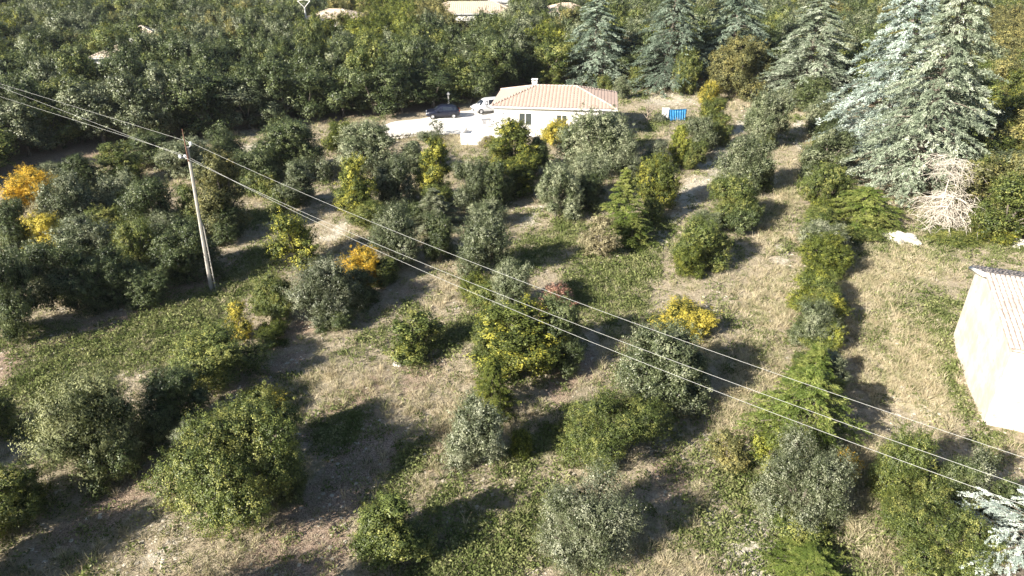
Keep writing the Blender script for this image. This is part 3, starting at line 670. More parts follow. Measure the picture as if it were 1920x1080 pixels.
# ------------------------------------------------------------------ cars
def make_car(name, label, loc, rz, paint, rough=.25, van=False):
    t_ = tag(empty(name, loc, rz), label, 'car')
    if not van:
        st = [(-2.2, .62, .80, .80, .70), (-2.12, .45, .92, .98, .80), (-1.75, .30, .94, 1.08, 1.5), (-1.35, .28, .95, 1.08, 1.62), (.1, .28, .95, 1.05, 1.66), (.62, .28, .95, 1.04, 1.45), (1.15, .28, .94, 1.02, 1.05), (1.9, .32, .90, .92, .94), (2.15, .42, .80, .75, .78), (2.22, .50, .66, .62, .64)]
    else:
        st = [(-2.1, .50, .84, .95, 1.2), (-2.0, .32, .90, 1.05, 1.72), (-1.4, .28, .92, 1.06, 1.80), (.3, .28, .92, 1.04, 1.80), (.75, .28, .92, 1.03, 1.62), (1.35, .28, .91, 1.02, 1.12), (1.85, .32, .87, .92, .96), (2.1, .42, .78, .74, .78), (2.16, .50, .66, .60, .64)]
    vs = []; fs = []; n = 12
    for (x, zb, hw, zbelt, zr) in st:
        cab = zr - zbelt > .2; tw = .74 if cab else .93
        zm = (zb + zbelt) / 2
        ring = [(x, -hw * .92, zb), (x, -hw, zm), (x, -hw * .97, zbelt), (x, -hw * tw, max(zr - .06, zbelt + .001) if cab else zbelt + .01), (x, -hw * tw * .82, zr if cab else zbelt + .03), (x, 0, zr + .02 if cab else zbelt + .05)]
        ring += [(x, -p_[1], p_[2]) for p_ in ring[::-1][1:]]; vs += ring; n = len(ring)
    for i in range(len(st) - 1):
        for k in range(n - 1): fs.append((i * n + k, (i + 1) * n + k, (i + 1) * n + k + 1, i * n + k + 1))
        fs.append((i * n + n - 1, (i + 1) * n + n - 1, (i + 1) * n, i * n))
    fs.append(tuple(range(n))); fs.append(tuple((len(st) - 1) * n + k for k in range(n - 1, -1, -1)))
    body = MB().add(vs, fs).build('body', paint, t_, True)
    gl = plain_mat('car_glass', (.02, .025, .035), None, rough=.08, spec=.8)
    V = [Vector(v) for v in vs]
    def pane(nm, quads, out_):
        mb = MB()
        for q_ in quads:
            P = [Vector(x_) for x_ in q_]; c_ = sum(P, Vector()) / 4; P = [c_ + (p_ - c_) * .88 + Vector(out_) for p_ in P]; mb.add(P, [(0, 1, 2, 3)])
        mb.build(nm, gl, body)
    ia = [k for k, s_ in enumerate(st) if s_[4] - s_[3] > .2]; i0, i1 = ia[0], ia[-1]
    for sg in (0, 1):
        k0, k1 = (2, 3) if sg == 0 else (n - 3, n - 4); oy = -.012 if sg == 0 else .012
        for i in range(i0, i1): pane('side_window', [(V[i * n + k0], V[(i + 1) * n + k0], V[(i + 1) * n + k1], V[i * n + k1])], (0, oy, .004))
    pane('windscreen', [(V[(i1 + 1) * n + 3], V[(i1 + 1) * n + n - 4], V[i1 * n + n - 5], V[i1 * n + 4])], (.012, 0, .02))
    pane('rear_window', [(V[(i0 - 1) * n + 3], V[(i0 - 1) * n + n - 4], V[i0 * n + n - 5], V[i0 * n + 4])], (-.02, 0, .02))
    ty = plain_mat('tyre_rubber', (.02, .02, .02), None, rough=.8); rim = plain_mat('alloy_rim', (.5, .5, .52), None, rough=.3, metal=.8)
    for x in (-1.35, 1.38):
        for y in (-.86, .86):
            s_ = 1 if y > 0 else -1
            wh = MB().tube([(x, y - .11 * s_, .34), (x, y + .09 * s_, .34)], .34, 18).build('wheel', ty, t_)
            r_ = MB().tube([(x, y + .09 * s_, .34), (x, y + .105 * s_, .34)], .2, 12)
            for k in range(5):
                a_ = k * 1.2566; r_.tube([(x, y + .11 * s_, .34), (x + .22 * math.cos(a_), y + .11 * s_, .34 + .22 * math.sin(a_))], .028, 4)
            r_.build('rim', rim, wh)
    lamp = plain_mat('lamp_glass', (.75, .77, .8), None, rough=.1, spec=.8)
    for y in (-.62, .62): MB().box(2.0, 2.2, y - .18, y + .18, .66, .80).build('headlight', lamp, t_)
    tail = plain_mat('tail_lamp', (.35, .02, .02), None, rough=.2)
    for y in (-.72, .72): MB().box(-2.2, -2.1, y - .12, y + .12, .82, 1.05).build('tail_light', tail, t_)
    MB().box(2.12, 2.26, -.42, .42, .40, .60).build('grille', ty, t_)
    MB().box(2.26, 2.275, -.26, .26, .42, .53).build('number_plate', plain_mat('plate_white', (.75, .75, .75), None, rough=.5), t_)
    for y in (-1.03, 1.03): MB().box(.72, .92, y - .09, y + .09, .98, 1.12).build('wing_mirror', paint, t_)
    return t_
BLACKP = plain_mat('black_car_paint', (.008, .010, .022), None, rough=.3, spec=.35, coat=.15)
SILV = plain_mat('silver_white_car_paint', (.55, .56, .58), None, rough=.3, spec=.6, coat=.5)
x, y = G(831, 221); make_car('parked_car', 'black estate car parked in front of the dark wood on the gravel drive', (x, y, .07), R(187), BLACKP)
x, y = G(915, 210); make_car('parked_car', 'pale silver car half hidden behind the left end of the house', (x, y, .07), R(205), SILV, van=True)
x, y = G(841, 205); t_ = tag(empty('white_garden_post', (x, y + .6, 0)), 'small white post showing just above the black car roof', 'post')
MB().tube([(0, 0, 0), (0, 0, 1.9)], [.12, .10], 8).build('shaft', PLASTER, t_); MB().tube([(0, 0, 1.9), (0, 0, 2.0), (0, 0, 2.25)], [.28, .25, .06], 10).build('cap', PLASTER, t_)
# blue cloth over a rail with a white box beside it
x, y = G(1268, 226); t_ = tag(empty('blue_sheet', (x, y, 0), R(8)), 'bright blue folded tarpaulin hanging over a rail on the lawn right of the house', 'tarpaulin')
BL = plain_mat('blue_tarpaulin', (.015, .13, .30), (.02, .19, .40), 3, .45, .5, .2)
nn_ = 40; V = []; F = []
for j, z in enumerate((.15, .6, 1.1, 1.42, 1.5)):
    for i in range(nn_ + 1):
        u = i / nn_; amp = .09 * (1 - j / 4.5); V.append((-1.05 + 2.1 * u + .12 * z * (u - .3), -.30 * (1 - z / 1.5) - .16 + amp * math.sin(u * 44 + .6 * j) , z - .12 * math.sin(u * math.pi) * (j == 4)))
for j in range(4):
    for i in range(nn_): F.append((j * (nn_ + 1) + i, j * (nn_ + 1) + i + 1, (j + 1) * (nn_ + 1) + i + 1, (j + 1) * (nn_ + 1) + i))
nb_ = len(V); V += [(v[0], -v[1] - .1, v[2]) for v in V[:nb_]]; F += [tuple(i + nb_ for i in f[::-1]) for f in F]
MB().add(V, F).build('cloth', BL, t_, True)
rl = MB(); rl.tube([(-1.15, -.05, 0), (-1.15, -.05, 1.45), (1.25, -.05, 1.5), (1.25, -.05, 0)], .03, 6); rl.build('rail', GM, t_)
x, y = G(1247, 223); bx_ = tag(MB().box(-.42, .42, -.35, .35, 0, 1.3).box(-.45, .45, -.38, .38, 1.3, 1.38).build('white_cabinet', PLASTER, None, loc=(x, y, 0)), 'white upright cabinet standing left of the blue tarpaulin', 'cabinet')

# ------------------------------------------------------------------ power pole and cables
CONC = plain_mat('pole_concrete', (.34, .32, .28), (.44, .41, .37), 2.5, .85, .2, .3, 30)
bxp, byp = G(396, 540)
pole = tag(empty('power_pole', (bxp, byp, 0)), 'tall slightly leaning concrete power pole with a ladder slotted lower half', 'power pole')
PH = 10.2; lean = .55
def polept(h, dx=0, dy=0): return Vector((lean * h / PH + dx, dy, h))
sh = MB(); sh.tube([polept(-.4), polept(PH)], [.145, .095], 8); sh.build('shaft', CONC, pole)
for_ = MB(); for_.tube([polept(-.4, .32), polept(4.6, .20), polept(5.0, .1)], [.04, .035, .03], 6); for_.build('side_rail', CONC, pole)
for k in range(8):
    h = .5 + k * .55; MB().tube([polept(h, .08), polept(h, .31 - .12 * h / 4.6)], .03, 5).build('rung', CONC, pole)
RUST = plain_mat('rusted_steel', (.12, .06, .04), (.20, .11, .08), 8, .8)
MB().tube([polept(PH - .9, 0, -.14), polept(PH + 1.2, -.06, -.14)], [.05, .025], 6).build('steel_rod', RUST, pole)
INS = plain_mat('white_porcelain_insulator', (.75, .76, .76), None, rough=.2, spec=.7)
BR = plain_mat('galvanised_bracket', (.5, .5, .5), None, rough=.5, metal=.6)
att = [polept(PH + .35, .28, -.1), polept(PH - .45, -.45, -.25), polept(PH - .62, -.38, .3)]
for a_ in att:
    root = polept(min(a_.z - .15, PH - .1)); br = MB(); br.tube([root, a_ - Vector((0, 0, .22))], .035, 5); br.tube([a_ - Vector((0, 0, .22)), a_], .02, 5); br.build('bracket', BR, pole)
    i_ = MB()
    for k in range(3): i_.tube([a_ + Vector((0, 0, -.16 + k * .07)), a_ + Vector((0, 0, -.12 + k * .07))], [.10, .06], 8)
    i_.build('insulator', INS, pole)
CAB = plain_mat('bare_aluminium_cable', (.42, .42, .40), None, rough=.65, spec=.4)
P0 = Vector((bxp, byp, 0))
def world_at(px, py, f, z=None):  # point on the sight line at forward distance f
    a_ = PITCH + math.atan((py - CY) / F_PX); z_ = CAM_H - f * math.tan(a_); d = depth(f, z_); return Vector(((px - CX) * d / F_PX, f, z_))
spanR = [((1920, 860), (1000, 532)), ((1920, 912), (1010, 585)), ((1920, 948), (985, 603))]
# all three run the same way in plan; their heights follow a sagging span
for k, (lab, endpix, leftpix) in enumerate((('uppermost of the three pale power cables, from the pole top', (1920, 858), (0, 157)), ('middle one of the three pale power cables above the orchard', (1920, 912), (0, 163)), ('lowest of the three pale power cables above the orchard', (1920, 947), (0, 181)))):
    a_ = P0 + att[k]; off = (0, .0, .0)[k]
    fR = 17.0 - .9 * k; pe = world_at(*endpix, fR); fL = 63.0; pl = world_at(*leftpix, fL)
    dirR = (pe - a_); far = a_ + dirR * 1.75; dirL = pl - a_; farL = a_ + dirL * 1.8
    sagR, sagL = (1.3, 1.3, 1.7)[k], .5
    pts = []
    nseg = 60
    for i in range(nseg + 1):
        u = 1 - i / nseg; p_ = a_ + (farL - a_) * u; p_.z -= sagL * 4 * u * (1 - u) * .0; pts.append(p_)
    # right span: parabola that passes through pe
    for i in range(1, nseg + 1):
        u = i / nseg; v = u * 1.75; p_ = a_ + dirR * v; p_.z -= sagR * (v * (1 - v) * 4) * .55; pts.append(p_)
    tag(MB().tube(pts, .0065, 5).build('power_cable', CAB), lab, 'cable', 'power cables over the orchard')
# distant pole
x, y = G(570, 40); fx = 150.0; xx = (569 - CX) * depth(fx, 9) / F_PX
dp = tag(empty('power_pole', (xx, fx, 0)), 'thin white power pole with V shaped arms rising from the far wood', 'power pole')
WHP = plain_mat('pale_far_pole', (.72, .70, .66), None, rough=.7)
MB().tube([(0, 0, 0), (0, 0, 7.4)], [.20, .14], 6).build('shaft', WHP, dp)
MB().tube([(-1.3, 0, 8.7), (0, 0, 7.4), (1.3, 0, 8.7)], .09, 5).build('cross_arm', WHP, dp)
MB().tube([(-1.3, 0, 8.6), (0, 0, 8.9), (1.3, 0, 8.6)], .06, 5).build('top_bar', WHP, dp)

# ------------------------------------------------------------------ far roofs
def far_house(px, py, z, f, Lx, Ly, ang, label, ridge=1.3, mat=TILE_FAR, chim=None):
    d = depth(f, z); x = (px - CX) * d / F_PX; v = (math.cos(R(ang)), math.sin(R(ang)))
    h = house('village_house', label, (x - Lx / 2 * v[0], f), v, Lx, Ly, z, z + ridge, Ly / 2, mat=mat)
    if chim: MB().box(*chim).build('chimney', PLASTER, h)
    return (x, f)
FAR = []
FAR.append((*far_house(212, 0, 4.5, fwd(108, 4.5), 6.5, 7, 8, 'small tiled roof with chimney sunk among the oaks at upper left', 1.4, chim=(4.9, 5.5, 3.0, 3.5, 4.9, 6.7)), 5.5))
FAR.append((*far_house(262, 0, 4.8, fwd(66, 4.8), 4, 4, 20, 'tiny pale roof behind the chimneyed roof at upper left', 1.2), 4))
FAR.append((*far_house(620, 0, 5.0, fwd(36, 5.0), 11, 8, -6, 'low pale roof just right of the far white pole', 1.5), 8))
FAR.append((*far_house(885, 0, 5.0, fwd(26, 5.0), 19, 9, 5, 'long beige roof at the top edge above the yellow trees', 1.9), 11))
FAR.append((*far_house(935, 0, 5.5, fwd(3, 5.5), 8, 8, 0, 'small white topped building behind the long beige roof', 1.6, mat=PLASTER), 6))
FAR.append((*far_house(1066, 0, 5.0, fwd(24, 5.0), 10, 8, 4, 'pale roof partly hidden by the left silver cedar', 1.5), 7))

# ------------------------------------------------------------------ the wood (individual trees in view, the rest as a mass)
YEL = [(655, 48, 34, 'gold'), (735, 42, 38, 'lime'), (690, 60, 62, 'lime'), (620, 70, 40, 'mixed'), (700, 45, 55, 'lime'), (640, 55, 35, 'gold'), (745, 60, 45, 'lime'), (430, 92, 26, 'gold'), (415, 110, 18, 'yellow'), (700, 112, 20, 'lime'), (128, 252, 20, 'yellow'), (850, 40, 60, 'gold'), (1020, 90, 28, 'lime'), (790, 50, 40, 'gold'), (1040, 120, 20, 'green'), (1890, 90, 60, 'gold'), (1900, 200, 60, 'mixed'), (1560, 30, 30, 'gold')]
CEDARS = [  # x0,x1,ytop,ybase px, mat, var, label
 (1040, 1190, -12, 168, 'dcedar', 'cedar0', 'blue grey cedar rising behind the right end of the house roof'),
 (1185, 1330, -60, 178, 'dcedar', 'cedar1', 'tall grey green cedar second from the left behind the bare clearing'),
 (1300, 1450, -60, 165, 'dcedar', 'cedar2', 'silvery cedar standing behind the big rounded oak'),
 (1425, 1610, -15, 208, 'gcedar', 'cedar0', 'grey cedar with dark gaps at the head of the dry grass lane'),
 (1560, 1790, -80, 330, 'bcedar', 'cedar1', 'tallest blue white cedar with pale tiered branches, left of the pair'),
 (1625, 1860, -70, 392, 'gcedar', 'cedar2', 'huge pale green cedar right of the blue white one, over the dead branches'),
]
ced_xy = []
for (x0, x1, yt, yb, mat, var, lab) in CEDARS:
    f = fwd(yb); wid = (x1 - x0) * depth(f) / F_PX; fc = f + .36 * wid; h = CAM_H - fc * math.tan(PITCH + math.atan((yt - CY) / F_PX))
    dm = depth(fc, h * .35); x = ((x0 + x1) / 2 - CX) * dm / F_PX; wid = (x1 - x0) * dm / F_PX
    tree('tall_cedar', lab, 'cedar tree', mat, var, x, fc, wid * 1.05, h, 'tall silver cedars behind the field'); ced_xy.append((x, fc, wid * .33))
houseC = Vector((corner[0], corner[1])) + dv * HL / 2 + Vector((-dv.y, dv.x)) * 4
pts = []
sp_ = 4.1; yy = 25.0
rngw = np.random.default_rng(5)
while yy < 400:
    half = yy * .80 + 30; s_ = sp_ * (1 if yy < 180 else 1.35)
    n = int(2 * half / s_)
    for i in range(n):
        pts.append((-half + i * s_ + rngw.uniform(-1.1, 1.1) + (s_ / 2 if int(yy / s_) % 2 else 0), yy + rngw.uniform(-1.1, 1.1)))
    yy += s_ * .92
pts = np.array(pts); pts = pts[in_wood(pts[:, 0], pts[:, 1])]
def blocked(x, y):
    if (Vector((x, y)) - houseC).length < 9: return True
    for (cx_, cy_, r_) in ced_xy:
        if (x - cx_) ** 2 + (y - cy_) ** 2 < (r_ + .5) ** 2: return True
    for (cx_, cy_, r_) in FAR:
        if abs(x - cx_) < r_ * .62 and cy_ - r_ * 1.6 < y < cy_ + r_ * .9: return True
    for (cx_, cy_) in (G(831, 221), G(915, 210)):
        if (x - cx_) ** 2 + (y - cy_) ** 2 < 16: return True
    return False
pts = np.array([p_ for p_ in pts if not blocked(*p_)])
def zone_name(px, py):
    if px < 350: return 'on the upper left' if py > 130 else 'far off at the top left'
    if px < 800: return 'behind the driveway' if py > 130 else 'beyond the yellow crowned trees'
    if px < 1200: return 'close behind the house' if py > 80 else 'behind the house at the top edge'
    if px < 1650: return 'among the tall cedars'
    return 'right of the pale cedars' if py > 150 else 'far off at the top right'
MATWORD = dict(holm='dark evergreen oak', silver='grey green oak', green='mid green oak', mixed='oak turning yellow', lime='lime green tree', yellow='bright yellow tree', gold='golden brown tree', brown='dry brown tree', olive='pale olive grey tree')
order = np.argsort(pts[:, 1]); pts = pts[order]
indiv = []; mass = []
for (x, y) in pts:
    px, py = PX(x, y, 3.5)
    inview = -40 < px < 1960 and -30 < py < 1100
    if inview and len(indiv) < 290: indiv.append((x, y, px, py))
    else: mass.append((x, y, px, py))
def pick(px, py, rr):
    for (a_, b_, r_, m_) in YEL:
        if (px - a_) ** 2 + ((py - b_) * 1.5) ** 2 < r_ * r_: return m_
    if px > 1650: return ['green', 'silver', 'gold', 'gold', 'green', 'silver'][int(rr * 6)]
    if py > 110: return 'holm' if rr < .62 else 'green' if rr < .86 else 'silver'
    return 'holm' if rr < .28 else 'green' if rr < .60 else 'silver' if rr < .93 else 'gold' if rr < .985 else 'mixed'
for (x, y, px, py) in indiv:
    m_ = pick(px, py, rngw.random()); wd = rngw.uniform(4.8, 8.2); h = rngw.uniform(4.8, 8.6)
    if 1780 < px: h *= .8
    tree('woodland_tree', None, 'tree', m_, f'wood{rngw.integers(0, 5)}', x, y, wd, h, 'w', rngw.uniform(0, 6.28), single=True)
MARKS = [(831, 215, 'the black estate car'), (915, 205, 'the pale car behind the house'), (985, 160, 'the white house chimney'), (1160, 190, 'the right back corner of the house'), (205, 97, 'the sunken tiled roof with a chimney'), (262, 60, 'the tiny pale roof'),
 (569, 30, 'the far white pole'), (885, 18, 'the long beige roof'), (350, 262, 'the top of the concrete pole'), (634, 250, 'the lime tree left of the driveway'), (55, 360, 'the orange tree at the left edge'), (1160, 100, 'the rusty brown tree'), (1388, 130, 'the big olive brown oak'),
 (1268, 213, 'the blue tarpaulin'), (1512, 100, 'the dark gapped cedar'), (1680, 150, 'the tallest blue cedar'), (1840, 250, 'the right flank of the pale cedars'), (540, 235, 'the big blue green oak'), (1066, 20, 'the roof hidden by a cedar'), (1885, 390, 'the right edge oaks above the hut'), (730, 235, 'the left end of the driveway'), (620, 22, 'the low far roof'), (1765, 330, 'the dead branches')]
DIRS = ['right of', 'above right of', 'above', 'above left of', 'left of', 'below left of', 'below', 'below right of']
ORD = ['nearest', 'second nearest', 'third nearest', 'fourth nearest', 'fifth nearest', 'sixth nearest', 'seventh nearest', 'eighth nearest', 'ninth nearest', 'tenth nearest', 'eleventh nearest', 'twelfth nearest', 'thirteenth nearest']
bins = {}
for o_ in [o_ for o_ in bpy.data.objects if o_.name.startswith('woodland_tree')]:
    px, py = PX(o_.location.x, o_.location.y, 5.0); m_ = [k for k, v in LM.items() if v == o_.material_slots[0].material][0]
    mk = min(MARKS, key=lambda q_: (q_[0] - px) ** 2 + (q_[1] - py) ** 2); dx, dy = px - mk[0], mk[1] - py
    sec = int(((math.degrees(math.atan2(dy, dx)) + 22.5) % 360) // 45)
    sz = 'tall' if o_.scale.z * 6.6 > 6.9 else 'low' if o_.scale.z * 6.6 < 6.0 else 'middling'
    bins.setdefault((MATWORD[m_], sz, DIRS[sec], mk[2]), []).append((dx * dx + dy * dy, o_))
for (wd_, sz, dr, mk), L_ in bins.items():
    L_.sort(key=lambda q_: q_[0])
    for k, (_, o_) in enumerate(L_): o_['label'] = f'{sz} {wd_} {dr} {mk}' if len(L_) == 1 else f'{ORD[k]} {sz} {wd_} {dr} {mk}'; o_['group'] = 'individual oaks and trees of the wood'

def gn_scatter(name, P, rot, scl, idx, variants, tilt=None):
    """one object: points plus a node tree that puts the variant meshes on them"""
    me = bpy.data.meshes.new(name); me.vertices.add(len(P)); me.vertices.foreach_set('co', np.asarray(P, np.float32).ravel())
    a_ = me.attributes.new('rotz', 'FLOAT', 'POINT'); a_.data.foreach_set('value', np.asarray(rot, np.float32))
    a_ = me.attributes.new('sclv', 'FLOAT_VECTOR', 'POINT'); a_.data.foreach_set('vector', np.asarray(scl, np.float32).ravel())
    a_ = me.attributes.new('idx', 'INT', 'POINT'); a_.data.foreach_set('value', np.asarray(idx, np.int32))
    o = mesh_obj(name, me)
    ng = bpy.data.node_groups.new(name + '_nodes', 'GeometryNodeTree')
    ng.interface.new_socket('Geometry', in_out='INPUT', socket_type='NodeSocketGeometry'); ng.interface.new_socket('Geometry', in_out='OUTPUT', socket_type='NodeSocketGeometry')
    gi = ng.nodes.new('NodeGroupInput'); go = ng.nodes.new('NodeGroupOutput'); jn = ng.nodes.new('GeometryNodeJoinGeometry')
    def named(nm, ty):
        n = ng.nodes.new('GeometryNodeInputNamedAttribute'); n.data_type = ty; n.inputs[0].default_value = nm; return n.outputs[0]
    rz_ = named('rotz', 'FLOAT'); sv = named('sclv', 'FLOAT_VECTOR'); ix = named('idx', 'INT')
    cb = ng.nodes.new('ShaderNodeCombineXYZ'); ng.links.new(rz_, cb.inputs[2])
    er = ng.nodes.new('FunctionNodeEulerToRotation'); ng.links.new(cb.outputs[0], er.inputs[0])
    for k, ob in enumerate(variants):
        cmp_ = ng.nodes.new('FunctionNodeCompare'); cmp_.data_type = 'INT'; cmp_.operation = 'EQUAL'; ng.links.new(ix, cmp_.inputs[2]); cmp_.inputs[3].default_value = k
        oi = ng.nodes.new('GeometryNodeObjectInfo'); oi.inputs[0].default_value = ob
        io = ng.nodes.new('GeometryNodeInstanceOnPoints')
        ng.links.new(gi.outputs[0], io.inputs['Points']); ng.links.new(cmp_.outputs[0], io.inputs['Selection']); ng.links.new(oi.outputs['Geometry'], io.inputs['Instance'])
        ng.links.new(er.outputs[0], io.inputs['Rotation']); ng.links.new(sv, io.inputs['Scale']); ng.links.new(io.outputs[0], jn.inputs[0])
    ng.links.new(jn.outputs[0], go.inputs[0])
    md = o.modifiers.new('scatter', 'NODES'); md.node_group = ng
    return o
def source(me, mat):
    me = me.copy(); me.materials[0] = mat
    return bpy.data.objects.new('scatter_source', me)
wm = ['holm', 'green', 'silver', 'mixed', 'gold', 'lime', 'yellow']; srcs = []; key = {}
for k, m_ in enumerate(wm):
    for v in ((0, 1, 2) if k < 3 else (k % 2,)):
        key[(m_, v)] = len(srcs); srcs.append(source(VAR[f'wood{v}'][0], LM[m_]))
MP = []; MR = []; MS = []; MI = []
for (x, y, px, py) in mass:
    m_ = pick(px, py, rngw.random()); v = int(rngw.integers(0, 3)) if m_ in wm[:3] else wm.index(m_) % 2
    wd = rngw.uniform(5.0, 8.6) * (1 if y < 180 else 1.3); h = rngw.uniform(4.8, 8.6); sx = wd / 5.4
    MP.append((x, y, -.1)); MR.append(rngw.uniform(0, 6.28)); MS.append((sx, sx, h / 6.6)); MI.append(key[(m_, v)])
o = gn_scatter('far_wood', MP, MR, MS, MI, srcs); tag(o, 'far oak woodland running off to the top of the picture', 'woodland', kind='stuff')

